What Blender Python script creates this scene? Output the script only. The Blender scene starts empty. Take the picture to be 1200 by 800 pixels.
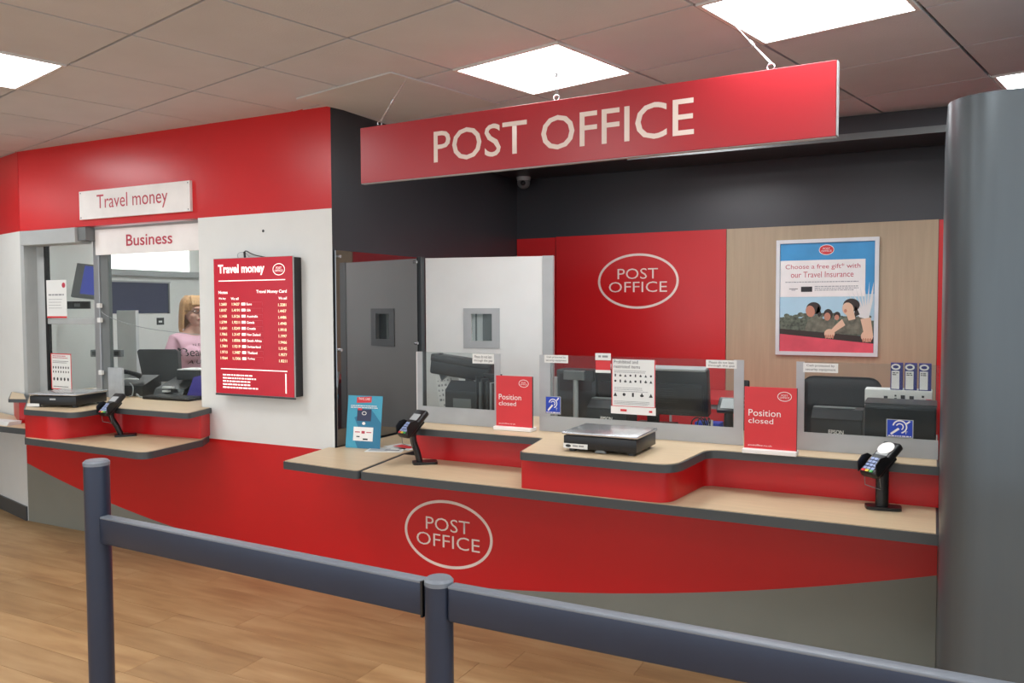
import bpy, bmesh, math, random
from mathutils import Vector, Matrix, Euler
from mathutils.bvhtree import BVHTree
from math import sin, cos, pi, radians as rad
random.seed(7)
SC = bpy.context.scene
COL = SC.collection

# ------------------------------------------------------------ camera
cam_d = bpy.data.cameras.new('camera'); cam = bpy.data.objects.new('camera', cam_d); COL.objects.link(cam)
cam_d.sensor_width = 36; cam_d.lens = 959.4/1200*36; cam_d.clip_start = 0.05
R_ = Vector((0.88869191, 0.45848654, -0.00409607)); U_ = Vector((-0.01639312, 0.04070035, 0.99903691)); F_ = Vector((-0.45821168, 0.88776888, -0.04368609))
m3 = Matrix((R_, U_, -F_)).transposed()
cam.matrix_world = Matrix.Translation((0, 0, 1.5)) @ m3.to_4x4()
SC.camera = cam
# ------------------------------------------------------------ world, view
w = bpy.data.worlds.new('world'); SC.world = w; w.use_nodes = True
w.node_tree.nodes['Background'].inputs[0].default_value = (0.84, 0.92, 1.0, 1)
w.node_tree.nodes['Background'].inputs[1].default_value = 1.15
SC.view_settings.view_transform = 'Standard'; SC.view_settings.look = 'None'
SC.view_settings.gamma = 1; SC.view_settings.use_curve_mapping = False
SC.view_settings.exposure = 0.72
PANEL = 10.0      # emission of the ceiling light diffusers
CEIL = 2.576

# ------------------------------------------------------------ materials
def lin(c):
    return tuple(((v/255)/12.92 if v/255 <= 0.04045 else ((v/255+0.055)/1.055)**2.4) for v in c) + (1,)
def mat(name, c, rough=0.5, metal=0.0, var=0.06, scale=6.0, bump=0.0, bscale=80, ior=1.5, emit=None, estr=0, stretch=None, rnd=0.0, spec=0.5):
    m = bpy.data.materials.new(name); m.use_nodes = True; nt = m.node_tree; N = nt.nodes; L = nt.links
    p = N['Principled BSDF']; col = lin(c)
    p.inputs['Roughness'].default_value = rough; p.inputs['Metallic'].default_value = metal
    p.inputs['IOR'].default_value = ior; p.inputs['Specular IOR Level'].default_value = spec
    tc = N.new('ShaderNodeTexCoord'); mp = N.new('ShaderNodeMapping'); L.new(tc.outputs['Object'], mp.inputs[0])
    if stretch: mp.inputs['Scale'].default_value = stretch
    nz = N.new('ShaderNodeTexNoise'); nz.inputs['Scale'].default_value = scale; nz.inputs['Detail'].default_value = 5
    L.new(mp.outputs[0], nz.inputs['Vector'])
    cr = N.new('ShaderNodeValToRGB'); L.new(nz.outputs['Fac'], cr.inputs[0])
    cr.color_ramp.elements[0].position = 0.3; cr.color_ramp.elements[1].position = 0.7
    cr.color_ramp.elements[0].color = tuple(max(0, x*(1-var)) for x in col[:3]) + (1,)
    cr.color_ramp.elements[1].color = tuple(min(1, x*(1+var)) for x in col[:3]) + (1,)
    out = cr.outputs[0]
    if rnd:
        oi = N.new('ShaderNodeObjectInfo'); hs = N.new('ShaderNodeHueSaturation'); mr = N.new('ShaderNodeMapRange')
        L.new(oi.outputs['Random'], mr.inputs[0]); mr.inputs[3].default_value = 1-rnd; mr.inputs[4].default_value = 1+rnd
        L.new(mr.outputs[0], hs.inputs['Value']); L.new(out, hs.inputs['Color']); out = hs.outputs[0]
        va = N.new('ShaderNodeVectorMath'); va.operation = 'MULTIPLY_ADD'; cb = N.new('ShaderNodeCombineXYZ')
        L.new(oi.outputs['Random'], cb.inputs[0]); L.new(oi.outputs['Random'], cb.inputs[1])
        L.new(cb.outputs[0], va.inputs[0]); va.inputs[1].default_value = (37, 91, 0); L.new(tc.outputs['Object'], va.inputs[2]); L.new(va.outputs[0], mp.inputs[0])
    L.new(out, p.inputs['Base Color'])
    if bump:
        n2 = N.new('ShaderNodeTexNoise'); n2.inputs['Scale'].default_value = bscale; n2.inputs['Detail'].default_value = 3; L.new(mp.outputs[0], n2.inputs['Vector'])
        b = N.new('ShaderNodeBump'); b.inputs['Strength'].default_value = bump; b.inputs['Distance'].default_value = 0.004
        L.new(n2.outputs['Fac'], b.inputs['Height']); L.new(b.outputs[0], p.inputs['Normal'])
    if emit:
        p.inputs['Emission Color'].default_value = lin(emit); p.inputs['Emission Strength'].default_value = estr
    return m
def glassmat(name, tint, haze, hazecol, rough=0.0, ior=1.2):
    m = bpy.data.materials.new(name); m.use_nodes = True; nt = m.node_tree; N = nt.nodes; L = nt.links
    N.remove(N['Principled BSDF']); o = N['Material Output']
    tr = N.new('ShaderNodeBsdfTransparent'); tr.inputs[0].default_value = lin(tint)
    df = N.new('ShaderNodeBsdfDiffuse'); df.inputs[0].default_value = lin(hazecol)
    tl = N.new('ShaderNodeBsdfTranslucent'); tl.inputs[0].default_value = lin(hazecol)
    md = N.new('ShaderNodeMixShader'); md.inputs[0].default_value = 0.35; L.new(df.outputs[0], md.inputs[1]); L.new(tl.outputs[0], md.inputs[2])
    m1 = N.new('ShaderNodeMixShader'); nz = N.new('ShaderNodeTexNoise'); nz.inputs['Scale'].default_value = 3
    mr = N.new('ShaderNodeMapRange'); L.new(nz.outputs['Fac'], mr.inputs[0]); mr.inputs[3].default_value = haze*0.8; mr.inputs[4].default_value = min(1, haze*1.2)
    L.new(mr.outputs[0], m1.inputs[0]); L.new(tr.outputs[0], m1.inputs[1]); L.new(md.outputs[0], m1.inputs[2])
    gl = N.new('ShaderNodeBsdfGlossy'); gl.inputs['Roughness'].default_value = rough
    fr = N.new('ShaderNodeFresnel'); ge = N.new('ShaderNodeNewGeometry'); mi = N.new('ShaderNodeMapRange'); L.new(ge.outputs['Backfacing'], mi.inputs[0]); mi.inputs[3].default_value = ior; mi.inputs[4].default_value = 1/ior; L.new(mi.outputs[0], fr.inputs[0])
    m2 = N.new('ShaderNodeMixShader'); L.new(fr.outputs[0], m2.inputs[0]); L.new(m1.outputs[0], m2.inputs[1]); L.new(gl.outputs[0], m2.inputs[2])
    L.new(m2.outputs[0], o.inputs[0]); return m

M = {}
M['red'] = mat('red_laminate', (200, 22, 26), 0.32, var=0.05, scale=1.5)
M['redwall'] = mat('red_wall_panel', (204, 30, 34), 0.3, var=0.05, scale=1.5)
M['signred'] = mat('red_sign_board', (176, 40, 48), 0.3, var=0.04, scale=1.5)
M['white'] = mat('white_wall_paint', (226, 227, 223), 0.45, var=0.02)
M['offwhite'] = mat('offwhite_paint', (196, 194, 188), 0.7, var=0.02)
M['grey_low'] = mat('grey_green_laminate', (128, 128, 118), 0.4, var=0.05, scale=3)
M['charcoal'] = mat('charcoal_wall_paint', (52, 53, 57), 0.36, var=0.08, scale=2)
M['acrylic'] = mat('dark_acrylic', (26, 27, 30), 0.03, var=0.02, ior=2.7)
M['wood_panel'] = mat('light_oak_laminate', (178, 156, 128), 0.42, var=0.05, scale=4, stretch=(14, 14, 0.8))
M['counter'] = mat('counter_oak_laminate', (206, 182, 148), 0.38, var=0.05, scale=5, stretch=(1, 12, 4))
M['edge'] = mat('charcoal_edge_band', (66, 70, 72), 0.4)
M['barrier'] = mat('blue_grey_powder_coat', (52, 60, 78), 0.3, metal=0.3, var=0.05)
M['cap'] = mat('grey_plastic_cap', (118, 124, 132), 0.4)
M['ceil'] = mat('ceiling_tile', (208, 211, 216), 0.9, var=0.03, scale=4, bump=0.35, bscale=120, rnd=0.02)
M['hatch'] = mat('ceiling_hatch_board', (206, 206, 205), 0.8, var=0.02)
M['grid'] = mat('ceiling_grid_metal', (84, 66, 55), 0.7)
M['trimwhite'] = mat('white_light_trim', (230, 228, 224), 0.4)
M['floor'] = mat('floor_subfloor', (92, 66, 42), 0.6)
M['steel'] = mat('brushed_grey_column', (92, 99, 103), 0.34, metal=0.5, var=0.035, scale=3, stretch=(10, 10, 0.7))
M['alu'] = mat('aluminium', (176, 178, 180), 0.32, metal=0.7, var=0.03)
M['silver'] = mat('silver_plate', (205, 206, 208), 0.25, metal=0.8, var=0.03)
M['jamb'] = mat('grey_frame_paint', (172, 175, 174), 0.4)
M['darkgap'] = mat('dark_gap_black', (22, 22, 23), 0.6)
M['black'] = mat('black_plastic', (20, 20, 22), 0.35)
M['blacksoft'] = mat('black_fabric', (22, 22, 24), 0.85, bump=0.3)
M['dgrey'] = mat('dark_grey_plastic', (46, 48, 50), 0.35)
M['mgrey'] = mat('mid_grey_plastic', (112, 116, 116), 0.35)
M['lgrey'] = mat('light_grey_plastic', (170, 173, 173), 0.4)
M['pale'] = mat('pale_grey_panel', (205, 208, 208), 0.5)
M['framewhite'] = mat('satin_silver_frame', (214, 215, 216), 0.3, metal=0.15)
M['paper'] = mat('white_paper', (228, 228, 224), 0.7, var=0.02)
M['ink'] = mat('black_ink', (50, 50, 52), 0.7)
M['greyink'] = mat('grey_ink', (145, 145, 146), 0.7)
M['print_red'] = mat('red_print', (214, 48, 54), 0.4)
M['crimson'] = mat('crimson_lettering', (190, 62, 78), 0.5)
M['cream'] = mat('cream_lettering', (238, 220, 208), 0.5)
M['pwhite'] = mat('white_print', (242, 238, 234), 0.5)
M['blue'] = mat('blue_sticker', (20, 62, 180), 0.4)
M['navy'] = mat('navy_blind', (58, 62, 88), 0.7)
M['navyprint'] = mat('navy_print', (38, 40, 120), 0.5)
M['teal'] = mat('teal_card', (66, 158, 186), 0.5)
M['teal2'] = mat('dark_teal_card', (40, 118, 152), 0.5)
M['pink'] = mat('pink_cotton', (222, 176, 190), 0.85, var=0.05, bump=0.2, bscale=40)
M['purple'] = mat('purple_cotton', (84, 72, 172), 0.85, var=0.1)
M['skin'] = mat('skin', (214, 168, 148), 0.5, var=0.05)
M['hair'] = mat('blonde_hair', (196, 154, 108), 0.5, var=0.22, scale=14, stretch=(9, 9, 1.2), bump=0.5, bscale=30)
M['screenred'] = mat('lit_red_screen', (188, 30, 48), 0.25, emit=(205, 26, 44), estr=0.10)
M['screentxt'] = mat('lit_white_text', (240, 236, 232), 0.4, emit=(255, 245, 240), estr=0.5)
M['ledtxt'] = mat('lit_amber_digits', (240, 225, 190), 0.4, emit=(255, 235, 190), estr=0.45)
M['diffuser'] = mat('light_diffuser', (250, 250, 250), 0.5, emit=(248, 252, 255), estr=PANEL)
M['lightbox'] = mat('lit_booth_panel', (250, 250, 250), 0.5, emit=(250, 250, 250), estr=2.2)
M['tvblue'] = mat('lit_blue_screen', (60, 70, 150), 0.15, emit=(90, 100, 190), estr=0.25)
M['glass'] = glassmat('clear_acrylic', (240, 243, 242), 0.016, (200, 205, 205))
M['frost'] = glassmat('frosted_acrylic', (225, 228, 230), 0.80, (208, 211, 213), rough=0.4)
M['smoke'] = glassmat('smoked_acrylic', (120, 122, 125), 0.30, (120, 124, 126), rough=0.1)
M['keyblue'] = mat('pale_blue_keys', (150, 165, 205), 0.4)
M['yellow'] = mat('yellow_key', (225, 200, 60), 0.4)
M['green'] = mat('green_key', (70, 170, 90), 0.4)
M['sky_print'] = mat('blue_sky_print', (58, 150, 206), 0.4, var=0.15, scale=3)
M['sky2'] = mat('pale_sky_print', (176, 212, 228), 0.4)
M['foliage'] = mat('dark_foliage_print', (92, 100, 84), 0.5, var=0.6, scale=60)
M['pskin'] = mat('skin_print', (226, 190, 160), 0.5)
M['pskin2'] = mat('tan_skin_print', (196, 136, 110), 0.5)
M['phair'] = mat('dark_hair_print', (52, 42, 36), 0.5)
M['pshirt'] = mat('olive_shirt_print', (108, 108, 92), 0.5, var=0.4, scale=30)
M['pink_print'] = mat('pink_red_print', (222, 84, 100), 0.5, var=0.25, scale=4)

def plank_mat():
    m = bpy.data.materials.new('oak_vinyl_plank'); m.use_nodes = True; nt = m.node_tree; N = nt.nodes; L = nt.links
    p = N['Principled BSDF']; tc = N.new('ShaderNodeTexCoord'); oi = N.new('ShaderNodeObjectInfo')
    cb = N.new('ShaderNodeCombineXYZ'); L.new(oi.outputs['Random'], cb.inputs[0]); L.new(oi.outputs['Random'], cb.inputs[1])
    va = N.new('ShaderNodeVectorMath'); va.operation = 'MULTIPLY_ADD'; va.inputs[1].default_value = (53, 117, 0)
    L.new(cb.outputs[0], va.inputs[0]); L.new(tc.outputs['Object'], va.inputs[2])
    mp = N.new('ShaderNodeMapping'); mp.inputs['Scale'].default_value = (1.1, 6, 1); L.new(va.outputs[0], mp.inputs[0])
    nz = N.new('ShaderNodeTexNoise'); nz.inputs['Scale'].default_value = 2.2; nz.inputs['Detail'].default_value = 7; nz.inputs['Distortion'].default_value = 0.25; L.new(mp.outputs[0], nz.inputs['Vector'])
    cr = N.new('ShaderNodeValToRGB'); L.new(nz.outputs['Fac'], cr.inputs[0])
    e = cr.color_ramp.elements; e[0].position = 0.25; e[0].color = lin((150, 114, 76)); e[1].position = 0.75; e[1].color = lin((192, 158, 114))
    k = e.new(0.48); k.color = lin((174, 138, 94))
    hs = N.new('ShaderNodeHueSaturation'); mr = N.new('ShaderNodeMapRange'); L.new(oi.outputs['Random'], mr.inputs[0])
    mr.inputs[3].default_value = 0.88; mr.inputs[4].default_value = 1.08; L.new(mr.outputs[0], hs.inputs['Value']); L.new(cr.outputs[0], hs.inputs['Color'])
    L.new(hs.outputs[0], p.inputs['Base Color']); p.inputs['Roughness'].default_value = 0.42
    return m
M['plank'] = plank_mat()

# ------------------------------------------------------------ mesh helpers
class B:
    """collects shapes of one part, in the local frame of the thing it belongs to"""
    def __init__(s): s.bm = bmesh.new()
    def _fin(s, vs, mtx):
        if mtx is not None: bmesh.ops.transform(s.bm, matrix=mtx, verts=vs)
    def box(s, x0, x1, y0, y1, z0, z1, bev=0, mtx=None, seg=2):
        r = bmesh.ops.create_cube(s.bm, size=1); vs = r['verts']
        for v in vs: v.co = Vector((x0 if v.co.x < 0 else x1, y0 if v.co.y < 0 else y1, z0 if v.co.z < 0 else z1))
        if bev:
            es = list({e for v in vs for e in v.link_edges})
            r = bmesh.ops.bevel(s.bm, geom=es, offset=bev, segments=seg, affect='EDGES', profile=0.5)
            vs = list({v for f in r['faces'] for v in f.verts} | {v for v in vs if v.is_valid})
        s._fin(vs, mtx); return s
    def cyl(s, p0, p1, r0, r1=None, seg=20, mtx=None):
        r1 = r0 if r1 is None else r1
        p0, p1 = Vector(p0), Vector(p1); d = p1-p0
        r = bmesh.ops.create_cone(s.bm, cap_ends=True, segments=seg, radius1=r0, radius2=r1, depth=d.length)
        q = Vector((0, 0, 1)).rotation_difference(d.normalized()).to_matrix().to_4x4()
        bmesh.ops.transform(s.bm, matrix=Matrix.Translation((p0+p1)/2) @ q, verts=r['verts']); s._fin(r['verts'], mtx); return s
    def ball(s, c, rr, seg=20, rot=None, mtx=None):
        r = bmesh.ops.create_uvsphere(s.bm, u_segments=seg, v_segments=max(6, seg//2), radius=1)
        rr = (rr,)*3 if isinstance(rr, (int, float)) else rr
        t = Matrix.Translation(c) @ (rot.to_matrix().to_4x4() if rot else Matrix()) @ Matrix.Diagonal((*rr, 1))
        bmesh.ops.transform(s.bm, matrix=t, verts=r['verts']); s._fin(r['verts'], mtx); return s
    def prism(s, poly, z0, z1, axis='z', mtx=None):
        """polygon extruded along z (x,y given) or along y (x,z given)"""
        f = (lambda a, b, c: (a, b, c)) if axis == 'z' else ((lambda a, b, c: (a, c, b)) if axis == 'y' else (lambda a, b, c: (c, a, b)))
        lo = [s.bm.verts.new(f(a, b, z0)) for a, b in poly]; hi = [s.bm.verts.new(f(a, b, z1)) for a, b in poly]; n = len(poly)
        fs = [s.bm.faces.new(lo), s.bm.faces.new(hi[::-1])]
        for i in range(n): fs.append(s.bm.faces.new((lo[i], hi[i], hi[(i+1) % n], lo[(i+1) % n])))
        bmesh.ops.recalc_face_normals(s.bm, faces=fs); s._fin(lo+hi, mtx); return s
    def tube(s, pts, r, seg=8, mtx=None, smooth=0):
        P = [Vector(p) for p in pts]
        for _ in range(smooth):
            Q = [P[0]]
            for a, b in zip(P, P[1:]): Q += [a*0.75+b*0.25, a*0.25+b*0.75]
            P = Q+[P[-1]]
        rings = []; up = None
        for i, p in enumerate(P):
            t = (P[min(i+1, len(P)-1)]-P[max(i-1, 0)]).normalized()
            if up is None: up = Vector((0, 0, 1)) if abs(t.z) < 0.9 else Vector((1, 0, 0))
            a = t.cross(up).normalized(); b = a.cross(t).normalized(); up = b
            rad_ = r(i/(len(P)-1)) if callable(r) else r
            rx, ry = rad_ if isinstance(rad_, tuple) else (rad_, rad_)
            rings.append([s.bm.verts.new(p+a*rx*cos(2*pi*k/seg)+b*ry*sin(2*pi*k/seg)) for k in range(seg)])
        fs = []
        for A, C in zip(rings, rings[1:]):
            for k in range(seg): fs.append(s.bm.faces.new((A[k], A[(k+1) % seg], C[(k+1) % seg], C[k])))
        fs += [s.bm.faces.new(rings[0][::-1]), s.bm.faces.new(rings[-1])]
        bmesh.ops.recalc_face_normals(s.bm, faces=fs); s._fin([v for g in rings for v in g], mtx); return s
    def ring(s, cx, cz, rx, rz, wd, y, th=0.001, seg=64):
        """flat elliptical ring standing in the XZ plane"""
        def e(a, b, yy): return [s.bm.verts.new((cx+a*cos(2*pi*k/seg), yy, cz+b*sin(2*pi*k/seg))) for k in range(seg)]
        o, i, o2, i2 = e(rx, rz, y), e(rx-wd, rz-wd, y), e(rx, rz, y+th), e(rx-wd, rz-wd, y+th); fs = []
        for k in range(seg):
            j = (k+1) % seg
            fs += [s.bm.faces.new((o[k], o[j], i[j], i[k])), s.bm.faces.new((o[k], o2[k], o2[j], o[j])), s.bm.faces.new((i[k], i[j], i2[j], i2[k]))]
        bmesh.ops.recalc_face_normals(s.bm, faces=fs); return s
    def ell(s, cx, cz, rx, rz, y, th=0.0008, seg=32, rot=0):
        poly = [(cx+rx*cos(a)*cos(rot)-rz*sin(a)*sin(rot), cz+rx*cos(a)*sin(rot)+rz*sin(a)*cos(rot)) for a in [2*pi*k/seg for k in range(seg)]]
        return s.prism(poly, y, y+th, 'y')
    def out(s, name, m, parent=None, smooth=None, kind=None, label=None):
        me = bpy.data.meshes.new(name); s.bm.to_mesh(me); s.bm.free()
        me.materials.append(M[m]); o = bpy.data.objects.new(name, me); COL.objects.link(o)
        if smooth is not None:
            for p in me.polygons: p.use_smooth = True
            if smooth < 180: me.set_sharp_from_angle(angle=rad(smooth))
        if parent: o.parent = parent
        if kind: o['kind'] = kind
        if label: o['label'] = label
        return o
def thing(name, label, cat, loc=(0, 0, 0), rz=0, group=None, kind=None):
    o = bpy.data.objects.new(name, None); COL.objects.link(o); o.empty_display_size = 0.1
    o.location = loc; o.rotation_euler = (0, 0, rz)
    if kind: o['kind'] = kind
    else: o['label'] = label; o['category'] = cat
    if group: o['group'] = group
    return o
def tag(o, label, cat, group=None):
    o['label'] = label; o['category'] = cat
    if group: o['group'] = group
    return o
def rounded(poly, rads, n=6):
    out = []; N = len(poly)
    for i, p in enumerate(poly):
        r = rads[i] if isinstance(rads, (list, tuple)) else rads
        if not r: out.append(p); continue
        P = Vector(p); a = (Vector(poly[i-1])-P); b = (Vector(poly[(i+1) % N])-P)
        ang = a.angle(b); d = min(r/math.tan(ang/2), a.length*0.48, b.length*0.48); A = P+a.normalized()*d; C = P+b.normalized()*d
        for k in range(n+1):
            t = k/n; out.append(tuple((A*(1-t)**2+P*2*t*(1-t)+C*t*t)))
    return out
def inset(poly, d):
    N = len(poly); area = sum(poly[i][0]*poly[(i+1) % N][1]-poly[(i+1) % N][0]*poly[i][1] for i in range(N)); sg = 1 if area > 0 else -1; out = []
    for i in range(N):
        p = Vector(poly[i]); a = (p-Vector(poly[i-1])); b = (Vector(poly[(i+1) % N])-p)
        if a.length < 1e-6: a = b
        if b.length < 1e-6: b = a
        a.normalize(); b.normalize(); na = Vector((-a.y, a.x))*sg; nb = Vector((-b.y, b.x))*sg; m = (na+nb)
        m.normalize(); out.append(tuple(p+m*d/max(0.4, m.dot(na))))
    return out
def text_mesh(body, bold=0.0, spacing=1.0, ext=0.0005):
    c = bpy.data.curves.new('t', 'FONT'); c.body = body; c.offset = bold; c.space_character = spacing; c.extrude = 0; c.align_x = 'CENTER'; c.space_line = 0.95; c.resolution_u = 3
    o = bpy.data.objects.new('t', c); COL.objects.link(o)
    dg = bpy.context.evaluated_depsgraph_get(); me = bpy.data.meshes.new_from_object(o.evaluated_get(dg)); bpy.data.objects.remove(o); bpy.data.curves.remove(c)
    return me
def text(body, x0, x1, z0, z1, y, m, parent=None, name='lettering', bold=0.0, spacing=1.0, keep=False, rz=None):
    """flat lettering fitted to a box in the XZ plane, facing -Y"""
    me = text_mesh(body, bold, spacing); xs = [v.co.x for v in me.vertices]; ys = [v.co.y for v in me.vertices]
    ax, bx, ay, by = min(xs), max(xs), min(ys), max(ys); sx = (x1-x0)/(bx-ax); sz = (z1-z0)/(by-ay)
    if keep: sx = sz = min(sx, sz)
    cx, cz = (x0+x1)/2, (z0+z1)/2
    for v in me.vertices: v.co = Vector((cx+(v.co.x-(ax+bx)/2)*sx, y, cz+(v.co.y-(ay+by)/2)*sz))
    me.name = name; me.materials.clear(); me.materials.append(M[m]); o = bpy.data.objects.new(name, me); COL.objects.link(o)
    if parent: o.parent = parent
    return o
def textlines(lines, y, m, parent, **k):
    """several fitted lines joined into one lettering part"""
    obs = [text(b, *bx, y, m, None, **k) for b, *bx in lines]; bm = bmesh.new()
    for o in obs: bm.from_mesh(o.data)
    me = bpy.data.meshes.new('lettering'); bm.to_mesh(me); bm.free(); me.materials.append(M[m])
    for o in obs: bpy.data.objects.remove(o)
    o = bpy.data.objects.new(k.get('name', 'lettering'), me); COL.objects.link(o); o.parent = parent; return o
def greek(b, x0, x1, z, n, dz, h, y, rag=0.25):
    """rows of tiny print too small to read"""
    for i in range(n):
        x = x0
        xe = x1-(x1-x0)*rag*random.random()
        while x < xe-h:
            wd = h*random.uniform(1.2, 4.5); b.box(x, min(x+wd, xe), y, y+0.0004, z-i*dz-h, z-i*dz); x += wd+h*0.7
def small_logo(parent, cx, cz, rx, rz, y, ring='pwhite', txt='pwhite', fill=None):
    if fill: B().ell(cx, cz, rx*1.0, rz*1.0, y+0.0003).out('logo_field', fill, parent)
    B().ring(cx, cz, rx, rz, max(rx*0.09, 0.0012), y, 0.0003).out('logo_ring', ring, parent)
    textlines([('POST', cx-rx*0.46, cx+rx*0.46, cz+rz*0.04, cz+rz*0.42), ('OFFICE', cx-rx*0.68, cx+rx*0.68, cz-rz*0.40, cz-rz*0.06)], y-0.0003, txt, parent)

# ------------------------------------------------------------ floor
fl = B().box(-11.5, 4, -5, 8, -0.1, -0.004).out('floor', 'floor', kind='structure')
PW, PL = 0.185, 1.22
pb = B().box(0.0008, PL-0.0008, 0.0008, PW-0.0008, -0.004, 0.0)
plank0 = pb.out('floor_plank', 'plank', fl)
first = True; cnt = 0
for r in range(-1, 19):
    off = random.uniform(0, PL)
    for c in range(-8, 2):
        x = c*PL+off-PL*0.5; y = 0.35+r*PW
        if x > 0.9 or x+PL < -8.9: continue
        o = plank0 if first else plank0.copy()
        if not first: COL.objects.link(o); o.parent = fl
        first = False; o.location = (x, y, 0); cnt += 1
# floor continues as one vinyl surface beyond the frame
B().box(-11.4, -8.9+0.0, -4.9, 5, -0.004, -0.0005).box(-8.9, 3.9, -4.9, 0.3, -0.004, -0.0005).out('vinyl_strip', 'plank', fl, kind='stuff')

# ------------------------------------------------------------ ceiling
O = Vector((-4.0349439, 2.51537906)); UV = Vector((0.59557191, -0.14084781)); VV = Vector((0.13546742, 0.57282106))
def node(i, j): p = O+UV*i+VV*j; return p
ce = B().box(-11.5, 4, -5, 5.72, CEIL+0.02, CEIL+0.1).out('ceiling', 'grid', kind='structure')
ang = math.atan2(UV.y, UV.x)
lights = [(3, 2), (5, 2), (0, -1), (6, 5), (3, 4), (3, -2), (6, -1), (0, -4), (8, -4), (9, 2), (4, -5), (-3, -1), (-3, 3), (10, -1), (12, -6), (0, -7), (-6, -3), (5, -8)]
def tile_bm():
    g = 0.0065; b = B()
    q = [UV*0+VV*0, UV, UV+VV, VV]; cc = (UV+VV)/2
    q = [tuple(cc+(p-cc)*(1-2*g/0.6)) for p in q]
    b.prism(q, CEIL, CEIL+0.014); return b
tile0 = tile_bm().out('ceiling_tile', 'ceil', ce); used = False
hole = []
for i in range(-9, 9):
    for j in range(-3, 9):
        if (i, j) in lights: continue
        p = node(i, j)
        if p.x > 2.6 or p.x < -9.0 or p.y > 5.3 or p.y < 0.2: continue
        pts = [pj for pj in (node(i, j), node(i+1, j), node(i, j+1), node(i+1, j+1))]
        # nothing over the booth, nor behind the shutter housing
        if all(q.y > 3.62 and q.x < -2.95 for q in pts) or all(q.y > 5.2 for q in pts): continue
        o = tile0 if not used else tile0.copy()
        if used: COL.objects.link(o); o.parent = ce
        used = True; o.location = (p.x, p.y, 0)
# plain ceiling board outside the part of the grid the photograph sees
B().box(-11.4, 3.9, -4.9, 0.1, CEIL+0.001, CEIL+0.014).out('ceiling_board', 'ceil', ce)
h4 = [(-2.948, 3.293), (-2.235, 3.129), (-2.071, 3.886), (-2.80, 3.96)]
B().prism(h4, CEIL-0.008, CEIL-0.001).out('ceiling_hatch', 'hatch', ce)

lnum = ['ceiling light above the middle of the red hanging sign', 'largest ceiling light, at the top right behind the sign chain', 'ceiling light cut off by the left edge of the picture', 'ceiling light just above the grey column', 'ceiling light added to brighten the staff area, unseen behind the red hanging sign']  # final entry is an added lamp that brightens the dim staff recess
for k, (i, j) in enumerate(lights):
    p = node(i, j); lb = ('recessed square ' + lnum[k]) if k < 5 else 'recessed square ceiling light behind the viewer, outside the frame'
    t = thing('ceiling_light', lb, 'light', (p.x, p.y, CEIL), group='square ceiling lights' if k < 4 else 'ceiling lights out of frame')
    c = (UV+VV)/2
    def q(sc): return [tuple(c+(v-c)*sc) for v in (Vector((0, 0)), UV, UV+VV, VV)]
    o, i_ = q(0.985), q(0.93)
    fb = B()
    for a in range(4):
        d = (a+1) % 4; fb.prism([o[a], o[d], i_[d], i_[a]], -0.006, 0.012)
    fb.out('frame', 'trimwhite', t)
    B().prism(i_, 0.0, 0.008).out('diffuser', 'diffuser', t)

# ------------------------------------------------------------ walls
Y0 = 3.51
wf = thing('wall_front', '', '', kind='structure')
B().box(-5.65, -2.905, Y0, Y0+0.14, 2.03, CEIL+0.02).out('red_band', 'redwall', wf)
B().box(-3.918, -2.905, Y0, Y0+0.14, 0.712, 2.03).out('white_panel', 'white', wf)
B().box(-5.655, -5.617, Y0, Y0+0.14, 0.72, 2.03).out('jamb', 'jamb', wf)
B().cyl((-3.40, Y0-0.002, 1.93), (-3.40, Y0+0.01, 1.93), 0.008, seg=12).out('wall_screw', 'dgrey', wf)
sw = lambda x: 0.055+0.047*(x+2.9)**2
xs = [-5.65+k*(0.024+5.65)/70 for k in range(71)]
B().prism([(x, sw(x)) for x in xs]+[(0.024, 0.69), (-2.905, 0.69), (-2.905, 0.712), (-3.918, 0.712), (-3.918, 0.72), (-5.65, 0.72)], Y0, Y0+0.10, 'y').out('red_fascia', 'red', wf)
B().prism([(x, sw(x)) for x in xs][::-1]+[(-5.65, 0.0), (0.024, 0.0)], Y0, Y0+0.10, 'y').out('grey_fascia', 'grey_low', wf)
# bent wall at the far left
a14 = rad(14); wl = thing('wall_left', '', '', loc=(-5.655, Y0, 0), rz=-a14, kind='structure')
B().box(-4.5, 0, 0, 0.12, 2.03, CEIL+0.02).out('red_band', 'redwall', wl)
B().box(-4.5, 0, 0, 0.12, 0.0, 2.03).out('white_panel', 'white', wl)
bs = B().box(-4.5, -0.005, -0.012, 0, 0.0, 0.10).out('baseboard_left', 'edge', None, kind='structure'); bs.location = (-5.655, Y0, 0); bs.rotation_euler = (0, 0, -a14)
# charcoal side wall of the recess
ws = thing('wall_side', '', '', kind='structure')
B().box(-3.0, -2.905, Y0+0.14, 5.72, 0, CEIL+0.02).out('charcoal_board', 'charcoal', ws)
B().box(-2.9050, -2.9045, Y0, Y0+0.14, 0, CEIL+0.0).out('charcoal_return', 'charcoal', ws)
B().box(-2.905, -2.875, 4.325, 4.365, 0.73, 1.81).out('door_post', 'edge', ws)
# back wall
wb = thing('wall_back', '', '', kind='structure')
B().box(-3.0, 2.0, 5.72, 5.82, 0, CEIL+0.1).out('charcoal_board', 'charcoal', wb)
B().box(-2.90, -2.573, 5.708, 5.72, 0, 2.016).out('wall_panel', 'redwall', wb)
B().box(-2.565, -1.283, 5.704, 5.72, 0, 2.02).out('wall_panel', 'redwall', wb)
B().box(-1.279, 0.013, 5.704, 5.72, 0, 2.02).out('wall_panel', 'wood_panel', wb, label='light oak wall panel')
B().box(0.016, 0.9, 5.706, 5.72, 0, 2.018).out('wall_panel', 'redwall', wb)
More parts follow.
